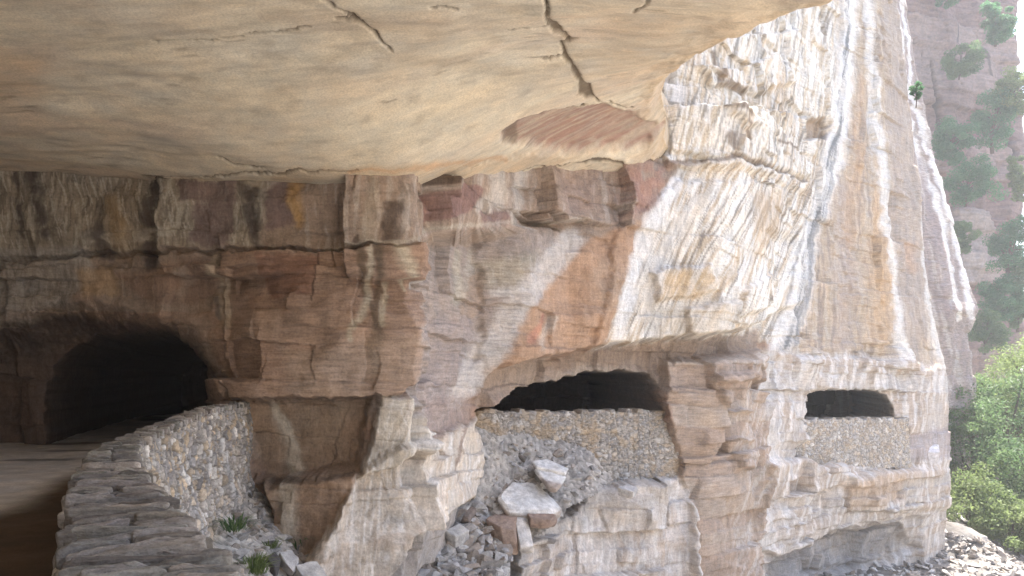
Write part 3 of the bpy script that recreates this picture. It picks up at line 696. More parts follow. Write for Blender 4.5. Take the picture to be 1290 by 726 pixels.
def col_far(c, X, Y, Z, lay, nv, crack):
    P, L, pa = c.poly, c.line, c.paint
    c.col = np.array([0.215, 0.145, 0.13], np.float32) * np.ones(X.shape + (1,), np.float32)
    pa(sstep(0, 0.35, lay), (0.28, 0.215, 0.195), 0.8); pa(sstep(0, 0.5, nv), (0.19, 0.13, 0.12), 0.7)
    pa(crack, (0.12, 0.09, 0.085), 0.7)
    for ln in ([(1174, 80, 2), (1180, 130, 2), (1186, 162, 3)], [(1240, 60, 2), (1248, 100, 2)], [(1268, 180, 3), (1272, 250, 3)], [(1203, 20, 1), (1205, 60, 1.5)], [(1203, 140, 1), (1204, 158, 1)]):
        pa(L(ln, 0.4), (0.07, 0.055, 0.055), 0.85)
    off = -1.0 * L([(1174, 80, 2), (1180, 130, 2), (1186, 162, 3)], 0.4) - 1.2 * L([(1268, 180, 3), (1272, 250, 3)], 0.5)
    off = off + 2.0 * P([(1195, 262), (1235, 268), (1252, 330), (1256, 360), (1200, 360)], 3) + 2.5 * P([(1180, 425), (1240, 430), (1252, 500), (1180, 510)], 4)
    pa(P([(1195, 265), (1236, 268), (1256, 355), (1200, 360)], 4), (0.36, 0.31, 0.285), 0.7)
    return off


def col_opp(c, X, Y, Z, lay, nv, crack):
    c.col = np.array([0.42, 0.34, 0.25], np.float32) * np.ones(X.shape + (1,), np.float32)
    c.paint(sstep(0, 0.4, lay), (0.46, 0.39, 0.30), 0.8)
    return 0


def build_far():
    rock_sheet('cliff_buttress', [(1040, 52), (1120, 53), (1200, 55), (1240, 58)], np.concatenate([np.linspace(-200, -60, 20)[:-1], np.arange(-60, 640, 1.5)]),
               [(-900, 1085), (-60, 1136), (0, 1140), (100, 1154), (210, 1178), (300, 1204), (390, 1236), (420, 1222), (640, 1240)], 1040, 1240, 1.3, M_CLIFF, 0.28, col_buttress,
               'leaning rock buttress streaked with white mineral behind the road cliff', 14, 1.2, 2.6, 61)
    rock_sheet('far_cliff', [(900, 112), (1150, 112), (1284, 118)], np.concatenate([np.linspace(-110, -60, 6)[:-1], np.arange(-60, 620, 1.6)]),
               [(-700, 1250), (-60, 1282), (100, 1284), (300, 1286), (420, 1284), (640, 1284)], 900, 1284, 1.5, M_FAR, 1.5, col_far,
               'hazy reddish bedded cliff far up the gorge', 60, 2.4, 6.0, 77)


def build_opposite():
    # the sunlit wall across the gorge, behind and to the right of the viewpoint
    path = np.array([(150, 110), (120, 40), (105, -20), (70, -75), (10, -105), (-60, -110)], float)
    sl = np.concatenate([[0], np.cumsum(np.hypot(*np.diff(path, axis=0).T))])
    q = np.linspace(0, sl[-1], 260); z = np.linspace(-34, 34, 80)
    X = np.repeat(np.interp(q, sl, path[:, 0])[None, :], 80, 0); Y = np.repeat(np.interp(q, sl, path[:, 1])[None, :], 80, 0); Z = np.repeat(z[:, None], 260, 1)
    S = np.repeat(q[None, :], 80, 0)
    lay, blk, crack, li = strata(S, Z, X, Y, 3.0, 9.0, 88)
    n = fbm(X / 14, Y / 14, Z / 12, 5)
    slope = (Z + 34) * 0.35
    off = 3 * n + 1.5 * lay + 1.2 * blk + slope
    c0 = np.array([20.0, 20.0]); dx = X - c0[0]; dy = Y - c0[1]; dl = np.hypot(dx, dy)
    X = X + dx / dl * off; Y = Y + dy / dl * off
    col = np.array([0.50, 0.45, 0.38]) * (1 + 0.25 * lay + 0.2 * n)[..., None]
    o = mesh_obj('gorge_wall', np.stack([X, Y, Z], -1), grid_faces(*X.shape, flip=True), M_FAR, cols=col)
    tag(o, 'sunlit bedded wall on the opposite side of the gorge', 'cliff', kind='structure')


# ------------------------------------------------------------------ ground, road, scree
GP = np.array([(22.5, 41, -8.2), (28, 43, -8.8), (21, 36, -7.9), (23.6, 43.5, -6.2), (25.5, 45, -7.2), (20.2, 39.5, -8.0), (12.5, 34, -7.3), (17, 36, -7.6), (1.4, 23, -5.4), (6, 24, -6.2), (-3.8, 14.5, -2.9), (-4.6, 11, -2.2), (-2.6, 7.5, -2.4), (0.5, 3.5, -2.8), (2.5, 0, -3.4), (5, 10, -6.5),
               (12, 18, -10.5), (40, 20, -22), (60, 45, -26), (36, 62, -10), (48, 82, -13), (60, 104, -16), (45, 55, -13), (70, 90, -24), (10, -25, -12), (30, -20, -24), (80, -40, -32), (100, 40, -32), (-10, 30, -3), (-30, 0, -4), (-30, 60, -4), (25, 58, -8.5),
               (150, 100, -33), (0, -90, -33), (200, 300, -30), (-200, 200, -10), (100, 200, -25), (24, 26, -13)], float)


def ground_z(x, y):
    w = 0; s = 0
    for gx, gy, gz in GP:
        d = ((x - gx) ** 2 + (y - gy) ** 2 + 1.5) ** -1.8
        w = w + d; s = s + d * gz
    z = s / w
    return z


def ground_h(X, Y):
    X = np.asarray(X, float); Y = np.asarray(Y, float)
    r = np.hypot(X - 14, Y - 26)
    return ground_z(X, Y) + 0.5 * fbm(X / 6, Y / 6, 0 * X, 5) * sstep(2, 20, r) + 0.16 * fbm(X / 1.2, Y / 1.2, 0 * X + 3, 4) * (1 - sstep(60, 120, r))


def build_ground():
    q = np.sinh(np.linspace(-1, 1, 520) * 4.3) / math.sinh(4.3)
    xs = 14 + 700 * q; ys = 26 + 700 * q
    X, Y = np.meshgrid(xs, ys)
    Z = ground_h(X, Y)
    r = np.hypot(X - 14, Y - 26)
    lines = perlin((X + 0.3 * Y) / 0.5, (Y - .3 * X) / 2.5, 0 * X + 8)
    n = fbm(X / 4, Y / 4, 0 * X + 12, 4)
    col = np.array([0.30, 0.28, 0.26]) * (1 + 0.4 * n + 0.18 * lines)[..., None]
    near = 1 - sstep(10, 20, np.hypot(X - 25, Y - 40))
    col = col * (1 - near * (0.35 + 0.35 * sstep(-0.1, 0.5, fbm(X / 0.9, Y / 0.5, 0 * X + 33, 4))))[..., None]
    green = sstep(0.0, 0.4, fbm(X / 18, Y / 18, 0 * X + 40, 3)) * sstep(40, 70, r)
    col = col * (1 - 0.6 * green[..., None]) + np.array([0.10, 0.14, 0.05]) * 0.6 * green[..., None]
    o = mesh_obj('ground', np.stack([X, Y, Z], -1), grid_faces(*X.shape), M_GROUND, cols=col)
    tag(o, kind='structure')


WALL = np.array([  # x, y, top height, width
    (3.6, -5.0, 0.88, 0.6), (1.7, -1.6, 0.88, 0.6), (0.35, 0.4, 0.88, 0.6), (-1.40, 3.12, 0.9, 0.6), (-2.16, 4.4, 0.9, 0.57), (-2.76, 5.5, 0.9, 0.53), (-3.54, 7.0, 0.9, 0.45), (-4.27, 8.6, 0.9, 0.37),
    (-4.74, 10.2, 0.9, 0.33), (-5.15, 11.8, 0.92, 0.3), (-5.44, 14.0, 1.06, 0.3), (-5.70, 16.9, 1.05, 0.3)])


def wall_path(n):
    p = WALL
    s = np.concatenate([[0], np.cumsum(np.hypot(np.diff(p[:, 0]), np.diff(p[:, 1])))])
    q = np.linspace(0, s[-1], n)
    dense = np.linspace(0, s[-1], 600)
    k = 45
    out = [np.interp(q, dense, smooth1(np.interp(dense, s, p[:, i]), k)) for i in range(4)]
    x, y, zt, w = out
    tx, ty = np.gradient(x), np.gradient(y); tl = np.hypot(tx, ty)
    return q, x, y, zt, w, tx / tl, ty / tl


def build_road():
    # roadway inside the parapet, into the tunnel
    n = 420
    q, x, y, zt, w, tx, ty = wall_path(n)
    # inner edge of the parapet, then the tunnel's right side
    ex = x - ty * w * 0.45; ey = y + tx * w * 0.45
    ex = np.concatenate([ex, np.interp(np.linspace(0, 1, 160)[1:], [0, 0.08, 1], [ex[-1], -6.3, -3.0])]); ey = np.concatenate([ey, np.interp(np.linspace(0, 1, 160)[1:], [0, 0.08, 1], [ey[-1], 19, 46])])
    m = 90; t = np.linspace(0, 1, m)
    wd = 11.5 - 2.0 * sstep(14, 30, ey)
    X = ex[:, None] - t[None, :] * wd[:, None]; Y = np.repeat(ey[:, None], m, 1)
    Z = 0.03 * fbm(X / 1.5, Y / 1.5, 0 * X, 4) + 0.01 * fbm(X / 0.2, Y / 0.2, 0 * X, 2)
    n1 = fbm(X / 1.6, Y / 1.6, 0 * X + 2, 4)
    brown_zone = sstep(-0.35, 0.35, X + 6.3 + 0.27 * (Y - 9.7) + 0.25 * n1) * (1 - sstep(17, 20, Y))  # near part of the roadway coloured dark brown
    col = np.array([0.58, 0.57, 0.555]) * (1 + 0.15 * n1 + 0.12 * fbm(X / 0.25, Y / 0.25, 0 * X + 6, 3))[..., None]
    wet = sstep(0.25, 0.4, perlin(X / 2.4, Y / 0.8, 0 * X + 1.7)) * (1 - brown_zone)
    col = col * (1 - 0.6 * wet[..., None])
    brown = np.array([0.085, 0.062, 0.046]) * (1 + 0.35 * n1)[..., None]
    col = col * (1 - brown_zone[..., None]) + brown * brown_zone[..., None]
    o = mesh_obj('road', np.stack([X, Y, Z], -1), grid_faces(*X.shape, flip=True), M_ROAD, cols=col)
    tag(o, kind='structure')


def mixed_stones(a, b, ca, cb, k):
    f1, f2, cid = voronoi(a / ca, b / cb, k)
    g1, g2, did = voronoi(a / (ca * 2.1), b / (cb * 1.9), k + 40)
    big = did > 0.62
    e = np.where(big, (g2 - g1) * 1.6, np.minimum(f2 - f1, (g2 - g1) * 2.0))
    return e, np.where(big, (did * 53) % 1, cid)


def stone_colours(cid, u=None):
    a = np.array([0.40, 0.375, 0.34]); b = np.array([0.46, 0.38, 0.28]); g = np.array([0.30, 0.29, 0.285]); w_ = np.array([0.56, 0.545, 0.515])
    t = cid[..., None]
    return np.where(t < 0.45, a, np.where(t < 0.68, b, np.where(t < 0.85, g, w_))) * (0.8 + 0.4 * ((cid * 37) % 1))[..., None]


def build_near_wall():
    n = 900
    q, x, y, zt, w, tx, ty = wall_path(n)
    root = empty('stone_wall', (float(x[n // 2]), float(y[n // 2]), 0.0))
    root_loc = np.array([x[n // 2], y[n // 2], 0.0])
    tag(root, 'curving dry stone parapet with flat coping slabs beside the dark tunnel road', 'stone wall')
    V_, C_, F_ = [], [], []
    base = 0
    for side in (1, -1):
        rows = 260 if side == 1 else 60
        depth = 3.4 if side == 1 else 1.0
        t = np.linspace(0, 1, rows)
        A = np.repeat(q[None, :], rows, 0); B = np.repeat((t * depth)[:, None], n, 1)
        Zw = zt[None, :] - 0.05 - B
        warp = 0.06 * perlin(A / 0.3, B / 0.3, 0 * A + side)
        e, cid = mixed_stones(A + warp, B + warp, 0.095, 0.10, 5 + side)
        bulge = sstep(0.0, 0.28, e)
        off = w[None, :] * 0.5 - 0.05 + 0.07 * B + 0.05 * bulge + 0.035 * (cid - 0.5) + 0.02 * fbm(A / 0.1, B / 0.1, 0 * A, 3)
        off = off + 0.10 * fbm(A / 1.2, B / 0.9, 0 * A + 9, 3) * sstep(0, 0.5, B)
        Xw = x[None, :] + side * ty[None, :] * off; Yw = y[None, :] - side * tx[None, :] * off
        col = stone_colours(cid); joint = (1 - bulge)[..., None]
        low = sstep(0.9, 2.0, B + 0.3 * fbm(A / 0.7, B / 0.7, 0 * A + 4, 3))[..., None]
        col = col * (1 - 0.5 * low) + np.array([0.52, 0.50, 0.475]) * 0.5 * low
        col = col * (0.7 + 0.6 * hash01((cid * 99999).astype(np.int64), 3))[..., None]; col = col * (1 - 0.8 * joint) + np.array([0.17, 0.15, 0.125]) * 0.8 * joint
        V_.append(np.stack([Xw, Yw, Zw], -1).reshape(-1, 3)); C_.append(col.reshape(-1, 3))
        F_.append(grid_faces(rows, n, flip=(side == -1)) + base); base += rows * n
    # rubble core between the two faces, under the coping
    top = np.stack([np.stack([x + ty * w * 0.47, y - tx * w * 0.47, zt - 0.075], -1), np.stack([x - ty * w * 0.47, y + tx * w * 0.47, zt - 0.075], -1)], 0)
    V_.append(top.reshape(-1, 3)); C_.append(np.full((2 * n, 3), 0.15)); F_.append(grid_faces(2, n) + base)
    C_[-1][:] = 0.07
    mesh_obj('masonry', np.concatenate(V_) - root_loc, np.concatenate(F_), M_STONE, root, np.concatenate(C_))
    # coping slabs laid across the wall, edge to edge
    V_, C_, F_ = [], [], []; base = 0
    rg = np.random.default_rng(5)
    nu, nv = 44, 16
    th = np.linspace(-math.pi, math.pi, nu, endpoint=False); ph = np.linspace(-math.pi / 2, math.pi / 2, nv)
    def sp(a, e): return np.sign(a) * np.abs(a) ** e
    fi = np.array([[j * nu + i, j * nu + (i + 1) % nu, (j + 1) * nu + (i + 1) % nu, (j + 1) * nu + i] for j in range(nv - 1) for i in range(nu)])
    s = 0.1; total = q[-1]
    while s < total - 0.05:
        wl = rg.choice([0.05, 0.06, 0.075, 0.095, 0.13]) * rg.uniform(0.85, 1.15)
        i = int(s / total * (n - 1))
        c0 = np.array([x[i], y[i], zt[i]]); T = np.array([tx[i], ty[i], 0]); Nn = np.array([ty[i], -tx[i], 0])
        pieces = [(0.0, w[i] * rg.uniform(0.85, 1.06))] if rg.random() < 0.35 else [(-0.26 * w[i] + rg.uniform(-.03, .03), w[i] * 0.5), (0.27 * w[i] + rg.uniform(-.03, .03), w[i] * 0.5)]
        for off, ln in pieces:
            ct = np.cos(ph)[:, None]; st = np.sin(ph)[:, None]
            e1, e2 = rg.uniform(0.16, 0.34), rg.uniform(0.25, 0.6)
            A = sp(ct, e1) * sp(np.cos(th)[None, :], e2) * ln * 0.5; B = sp(ct, e1) * sp(np.sin(th)[None, :], e2) * wl * rg.uniform(0.38, 0.5); Cc = sp(st, e1) * rg.uniform(0.03, 0.055) + 0 * A
            k = rg.uniform(0, 50)
            dsp = 1 + 0.16 * perlin(A / 0.12 + k, B / 0.12, Cc / 0.12)
            A = A * dsp; B = B * (1 + 0.3 * perlin(A / 0.16 + k, 0 * A, 0 * A + 3)) + 0.03 * perlin(A / 0.22 + k, 0 * A, 0 * A + 8); Cc = Cc + 0.016 * fbm(A / 0.09 + k, B / 0.035, 0 * A, 4); B = B + 0.012 * fbm(A / 0.06 + k, Cc / 0.03, 0 * A + 5, 3)
            yaw = rg.normal(0, 0.10); tilt = rg.normal(0, 0.10)
            A2 = A * math.cos(yaw) - B * math.sin(yaw); B2 = A * math.sin(yaw) + B * math.cos(yaw)
            Cc = Cc + B2 * tilt + A2 * rg.normal(0, 0.06) + rg.normal(0, 0.012) - 0.02
            P3 = c0 + (A2 + off)[..., None] * Nn + B2[..., None] * T + Cc[..., None] * np.array([0, 0, 1])
            g = rg.uniform(0.15, 0.38); cc = np.array([g * 1.0, g * 0.985, g * 0.95]) * np.array([1 + rg.uniform(0, 0.08), 1, 1 - rg.uniform(0, 0.08)])
            V_.append(P3.reshape(-1, 3)); C_.append(np.repeat(cc[None], nu * nv, 0)); F_.append(fi + base); base += nu * nv
        s += wl * rg.uniform(0.95, 1.12)
    o = mesh_obj('coping', np.concatenate(V_) - root_loc, np.concatenate(F_), M_STONE, root, np.concatenate(C_))
    o['label'] = 'row of grey slabs laid across the top of the wall'


def build_gallery_wall(name, pl, pr, depth_below, thick, label, cell, seed, lean=0.05, shade=1.0, tanw=0.6):
    """masonry infill under an opening, between two jambs; pl, pr are top corners (world)"""
    pl = np.array(pl); pr = np.array(pr)
    Lw = np.hypot(*(pr - pl)[:2]); T = (pr - pl); T[2] = 0; T /= np.linalg.norm(T); Nn = np.array([T[1], -T[0], 0])
    nc = int(Lw / 0.03) + 1; nr = int(depth_below / 0.03) + 1
    a = np.linspace(0, Lw, nc); b = np.linspace(0, depth_below, nr)
    A = np.repeat(a[None], nr, 0); B = np.repeat(b[:, None], nc, 1)
    w_ = 0.05 * perlin(A / 0.4, B / 0.4, 0 * A + seed)
    e, cid = mixed_stones(A + w_, B + w_, cell, cell * 0.75, seed)
    bulge = sstep(0, 0.3, e)
    off = 0.045 * bulge + 0.05 * (cid - 0.5) + lean * B + 0.08 * fbm(A / 1.5, B / 1.0, 0 * A + seed, 3)
    drop = pl[2] + (pr[2] - pl[2]) * A / Lw + 0.05 * perlin(A / 0.5, 0 * A, 0 * A + seed) + 0.14 * (voronoi(A[:1] / 0.22, 0 * A[:1] + 0.5, seed + 8)[2] - 0.5) - B
    P0 = pl[None, None, :] + A[..., None] * T; P0[..., 2] = drop
    front = P0 + off[..., None] * Nn
    col = (stone_colours(cid) * 0.6 + 0.4 * np.array([0.43, 0.405, 0.365])) * shade; col = col * (0.6 + 0.4 * bulge[..., None])
    tan = sstep(0.0, 0.4, fbm(A / 0.9, B / 0.7, 0 * A + seed + 5, 3))[..., None]; col = col * (1 - tanw * tan) + np.array([0.44, 0.335, 0.21]) * tanw * tan
    # top bed and back
    tr = 8; t = np.linspace(0, 1, tr)[:-1][::-1]
    topc = []; 
    back = front[0] - Nn * thick
    tops = front[0][None] * (1 - np.linspace(1, 0, tr)[:-1, None, None]) + back[None] * np.linspace(1, 0, tr)[:-1, None, None]
    tops[..., 2] += 0.025 * fbm(tops[..., 0] / 0.15, tops[..., 1] / 0.15, 0 * tops[..., 0], 2)
    bk = back.copy(); bk[:, 2] -= 1.1
    V_ = np.concatenate([bk[None], tops, front], 0)
    C_ = np.concatenate([np.repeat(col[:1], tr, 0), col], 0)
    o = mesh_obj(name, V_, grid_faces(V_.shape[0], nc), M_STONE, cols=C_)
    tag(o, label, 'stone wall', 'masonry parapets under the cliff openings')
    return o


# ------------------------------------------------------------------ loose rock
def hull_rock(rg, size, pts=None, rough=0.02, sub=2):
    bm = bmesh.new()
    if pts is None:
        pts = rg.normal(size=(14, 3)); pts /= np.linalg.norm(pts, axis=1)[:, None] ** 0.6
        pts = pts * 0.5
    for p in pts:
        bm.verts.new(Vector((p[0] * size[0], p[1] * size[1], p[2] * size[2])))
    r = bmesh.ops.convex_hull(bm, input=bm.verts)
    bmesh.ops.delete(bm, geom=[v for v in bm.verts if not v.link_faces], context='VERTS')
    if sub:
        bmesh.ops.bevel(bm, geom=list(bm.edges), offset=min(size) * 0.06, segments=1, affect='EDGES', clamp_overlap=True)
        bmesh.ops.triangulate(bm, faces=bm.faces)
        bmesh.ops.subdivide_edges(bm, edges=list(bm.edges), cuts=sub, use_grid_fill=True)
    bmesh.ops.triangulate(bm, faces=bm.faces)
    bm.normal_update()
    bm.verts.ensure_lookup_table()
    v = np.array([x.co[:] for x in bm.verts]); nn = np.array([x.normal[:] for x in bm.verts]); f = np.array([[q.index for q in fc.verts] for fc in bm.faces])
    bm.free()
    if sub:
        k = rg.uniform(0, 90)
        v = v + nn * (rough * fbm(v[:, 0] / 0.25 + k, v[:, 1] / 0.25, v[:, 2] / 0.25, 3))[:, None]
    return v, f


def slab(name, outline, thick_vec, label, cat, colour, rough=0.025, group=None, side=None, sub=5):
    """an angular block: outline in world points (top face), extruded along thick_vec; its underside a little smaller"""
    rg = np.random.default_rng(abs(hash(label)) % 1000 if False else len(label) * 7 + len(outline))
    top = np.array(outline, float); cen = top.mean(0)
    bot = cen + (top - cen) * 0.88 + np.array(thick_vec) + rg.normal(0, 0.03, top.shape)
    mid = cen + (top - cen) * 1.03 + np.array(thick_vec) * 0.45 + rg.normal(0, 0.03, top.shape)
    pts = np.concatenate([top, mid, bot]); loc = pts.mean(0); loc[2] = pts[:, 2].min()
    pts = pts - loc
    v, f = hull_rock(rg, (1, 1, 1), pts, rough, sub)
    n = fbm(v[:, 0] / 0.4, v[:, 1] / 0.4, v[:, 2] / 0.12, 3)
    col = np.array(colour)[None] * (1 + 0.22 * n)[:, None]
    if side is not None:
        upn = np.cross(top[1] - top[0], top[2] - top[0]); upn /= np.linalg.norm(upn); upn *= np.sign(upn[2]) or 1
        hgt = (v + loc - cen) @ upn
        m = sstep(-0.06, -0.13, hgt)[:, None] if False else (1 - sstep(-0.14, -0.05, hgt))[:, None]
        col = col * (1 - m) + np.array(side)[None] * (1 + 0.25 * n)[:, None] * m  # sides darker than the top, skylight put into the colour
    o = mesh_obj(name, v, f, M_SCREE, cols=col, smooth=False)
    o.location = loc
    tag(o, label, cat, group)
    return o


def scatter_stones(name, sampler, count, smin, smax, label, cat, colour, seed, power=2.2):
    rg = np.random.default_rng(seed)
    lib = [hull_rock(np.random.default_rng(200 + i), (1.0, 0.75, 0.42), None, 0, 0) for i in range(24)]
    V_, F_, C_ = [], [], []; base = 0
    for i in range(count):
        p, up = sampler(rg)
        v, f = lib[rg.integers(24)]
        s = smin + (smax - smin) * rg.random() ** power
        a = rg.uniform(0, 6.28); b = rg.normal(0, 0.45); c_ = rg.normal(0, 0.45)
        Rz = np.array([[math.cos(a), -math.sin(a), 0], [math.sin(a), math.cos(a), 0], [0, 0, 1]])
        Rx = np.array([[1, 0, 0], [0, math.cos(b), -math.sin(b)], [0, math.sin(b), math.cos(b)]]); Ry = np.array([[math.cos(c_), 0, math.sin(c_)], [0, 1, 0], [-math.sin(c_), 0, math.cos(c_)]])
        vv = (v * s) @ (Rz @ Rx @ Ry).T + p + np.array([0, 0, 0.12 * s])
        V_.append(vv); F_.append(f + base); base += len(v)
        C_.append(np.repeat((np.array(colour[rg.integers(len(colour))]) * rg.uniform(0.75, 1.25))[None], len(v), 0))
    o = mesh_obj(name, np.concatenate(V_), np.concatenate(F_), M_SCREE, cols=np.concatenate(C_), smooth=False)
    tag(o, label, cat, kind='stuff')
    return o


KS = 0.945


def nearer(l):
    return [(a, b, d * KS) for a, b, d in l]


def patch(name, ctl, label, xr, yr, res, amp, colfn, reg=0.02, mat=None, area=None):
    W = np.array([at(*p) for p in ctl])
    fz = tps(W[:, :2], W[:, 2], reg)
    xs = np.arange(xr[0], xr[1], res); ys = np.arange(yr[0], yr[1], res)
    X, Y = np.meshgrid(xs, ys)
    Z = fz(X, Y)
    f1, f2, cid = voronoi(X / (res * 2.6), Y / (res * 2.6), 3)
    Z = Z + amp * fbm(X / 0.8, Y / 0.8, 0 * X, 4) + res * 0.8 * (sstep(0, 0.4, f2 - f1) + 0.8 * (cid - 0.5)) + res * 0.6 * fbm(X / (res * 3), Y / (res * 3), 0 * X + 4, 2)
    col = colfn(X, Y, cid, f2 - f1)
    keep = None
    if area is not None:
        U = CX + F * X / Y; V = HZ - F * (Z - EYE) / Y
        keep = (poly_sd(U + 6 * fbm(X, Y, 0 * X, 3), V + 6 * fbm(X, Y, 0 * X + 9, 3), area) > 0)[:-1, :-1]
    o = mesh_obj(name, np.stack([X, Y, Z], -1), grid_faces(*X.shape, keep=keep), mat or M_SCREE, cols=col)
    tag(o, label, 'scree', kind='structure')
    return fz


def gravel_col(X, Y, cid, e):
    n = fbm(X / 0.9, Y / 0.9, 0 * X + 2, 3)
    c_ = np.array([0.44, 0.42, 0.385]) * (0.7 + 0.5 * cid)[..., None] * (0.6 + 0.4 * sstep(0, 0.25, e))[..., None] * (1 + 0.2 * n)[..., None]
    return c_


SCREE = [(606, 552, 23.6), (660, 556, 24.4), (760, 590, 24.9), (840, 600, 25.6), (700, 612, 23.6), (640, 655, 22.6), (575, 655, 21.6), (520, 690, 20.4), (530, 760, 18.8), (640, 745, 20.2), (740, 640, 23.2), (470, 800, 17.2)]
TALUS = [(312, 602, 17), (318, 642, 16), (345, 678, 15.2), (306, 716, 13.4), (336, 744, 13.2), (390, 716, 15.6), (405, 752, 15), (280, 815, 11.4), (420, 815, 13.8), (352, 628, 17.4), (470, 775, 16.2)]


# ------------------------------------------------------------------ plants
def leaves_mesh(rg, centres, radii, per, size, flat=0.75):
    """leaf faces spread through clumps; returns verts, quads, fac"""
    n = len(centres) * per
    ci = np.repeat(np.arange(len(centres)), per)
    d = rg.normal(size=(n, 3)); d /= np.linalg.norm(d, axis=1)[:, None]
    r = rg.random(n) ** 0.45
    p = centres[ci] + d * (r * radii[ci])[:, None] * np.array([1, 1, flat])
    nrm = d * 0.5 + rg.normal(size=(n, 3)) * 0.6 + np.array([0, 0, 0.5]); nrm /= np.linalg.norm(nrm, axis=1)[:, None]
    a = np.cross(nrm, rg.normal(size=(n, 3))); a /= np.linalg.norm(a, axis=1)[:, None]; b = np.cross(nrm, a)
    s = size * rg.uniform(0.6, 1.4, n)[:, None]
    q = np.stack([p + a * s, p + b * s * 0.45, p - a * s, p - b * s * 0.45], 1)
    fac = np.clip(0.35 * rg.random(n) + 0.65 * rg.random(len(centres))[ci], 0, 1)
    return q.reshape(-1, 3), np.arange(n * 4).reshape(-1, 4), np.repeat(fac, 4)


def tube(pts, rad, ns=7):
    pts = np.array(pts, float); V_ = []
    for i, p in enumerate(pts):
        t = pts[min(i + 1, len(pts) - 1)] - pts[max(i - 1, 0)]; t /= np.linalg.norm(t)
        a = np.cross(t, [0.3, 0.9, 0.2]); a /= np.linalg.norm(a); b = np.cross(t, a)
        for k in range(ns):
            an = 2 * math.pi * k / ns
            V_.append(p + rad[i] * (math.cos(an) * a + math.sin(an) * b))
    f = [[i * ns + k, i * ns + (k + 1) % ns, (i + 1) * ns + (k + 1) % ns, (i + 1) * ns + k] for i in range(len(pts) - 1) for k in range(ns)]
    return np.array(V_), np.array(f)


def plant(name, base, h, rx, label, cat, leaf, seed, clumps=40, per=110, size=0.12, trunk=0.25, group=None, ry=None, out=(0, 0), full=1.0):
    """trunk and limbs carrying an uneven crown; base in world"""
    rg = np.random.default_rng(seed); ry = ry or rx
    root = empty(name, tuple(base))
    tag(root, label, cat, group)
    cen = np.array([out[0], out[1], h * (0.5 + 0.5 * trunk)])
    rz = h * (1 - trunk) * 0.5
    d = rg.normal(size=(clumps, 3)); d /= np.linalg.norm(d, axis=1)[:, None]
    rr = rg.uniform(0.35, 1.0, clumps) ** 0.6
    C_ = cen + d * rr[:, None] * np.array([rx, ry, rz]) * (1 + 0.25 * rg.normal(size=(clumps, 1)) * 0.6)
    rad = (0.16 + 0.2 * rg.random(clumps)) * (rx + ry + rz) / 3 * 1.15 * full
    v, f, fac = leaves_mesh(rg, C_, rad, per, size)
    V_, F_ = [], []; base_i = 0
    tv, tf = tube([(0, 0, -0.3), (out[0] * .2 + rg.normal(0, .03) * h, out[1] * .2, h * 0.25), (out[0] * .6, out[1] * .6, h * 0.5), (out[0], out[1], h * 0.8)], [h * 0.03, h * 0.024, h * 0.017, h * 0.006])
    V_.append(tv); F_.append(tf); base_i += len(tv)
    for i in range(min(14, clumps)):
        z0 = h * rg.uniform(0.15, 0.55); k = z0 / h
        p0 = np.array([out[0] * k, out[1] * k, z0])
        pm = (p0 + C_[i]) / 2 + np.array([0, 0, 0.06 * h])
        tv, tf = tube([p0, pm, C_[i]], [h * 0.012, h * 0.008, h * 0.003], 5)
        V_.append(tv); F_.append(tf + base_i); base_i += len(tv)
    mesh_obj('trunk', np.concatenate(V_), np.concatenate(F_), M_BARK, root)
    mesh_obj('crown', v, f, leaf, root, np.repeat(fac[:, None], 3, 1), smooth=False)
    return root


def tuft(base, h, r, n, label, seed, leaf, cat='grass tuft', name='grass_tuft'):
    rg = np.random.default_rng(seed); V_, F_, K = [], [], []
    for i in range(n):
        a = rg.uniform(0, 6.28); lean = rg.uniform(0.1, 0.9); hh = h * rg.uniform(0.5, 1.1); w = 0.006 + 0.008 * rg.random()
        b0 = np.array([math.cos(a) * r * rg.random() * 0.5, math.sin(a) * r * rg.random() * 0.5, 0]); d = np.array([math.cos(a), math.sin(a), 0]); sd = np.array([-d[1], d[0], 0]) * w
        ps = [b0, b0 + d * r * lean * 0.35 + np.array([0, 0, hh * 0.6]), b0 + d * r * lean + np.array([0, 0, hh * (1 - 0.45 * lean)])]
        k = len(V_)
        V_ += [ps[0] - sd, ps[0] + sd, ps[1] - sd, ps[1] + sd, ps[2] - sd * 0.15, ps[2] + sd * 0.15]
        F_ += [[k, k + 1, k + 3, k + 2], [k + 2, k + 3, k + 5, k + 4]]; K += [rg.random()] * 6
    o = mesh_obj(name, np.array(V_), np.array(F_), leaf, cols=np.repeat(np.array(K)[:, None], 3, 1), smooth=False)
    o.location = tuple(base)
    tag(o, label, cat)
    return o


# ================================================================== build
build_cliff()
build_overhang()
build_far()
build_opposite()
build_ground()
build_road()
build_near_wall()
build_gallery_wall('stone_parapet', at(592, 518, 22.4), at(858, 518, 26.1), 2.8, 0.5, 'tan rubble parapet under the wide opening above the fallen blocks', 0.10, 11, 0.06)
build_gallery_wall('stone_parapet', at(1000, 528, 34.15), at(1144, 527, 38.75), 2.4, 0.5, 'grey rubble parapet under the small opening near the cliff nose', 0.12, 31, 0.05, 1.15, 0.25)
fs = patch('scree_slope', nearer(SCREE), 'grey gravel slope spilling from under the wide opening', (-4.5, 6.0), (15.5, 26.5), 0.045, 0.10, gravel_col, area=[(590, 540), (690, 545), (745, 570), (772, 603), (738, 628), (706, 652), (660, 690), (640, 700), (650, 840), (400, 840), (462, 700), (528, 646), (590, 628)])
ft = patch('talus_slope', TALUS, 'stony ground at the foot of the curving wall', (-6.4, 0), (9.5, 18), 0.04, 0.10, lambda X, Y, cid, e: gravel_col(X, Y, cid, e) * 1.15)


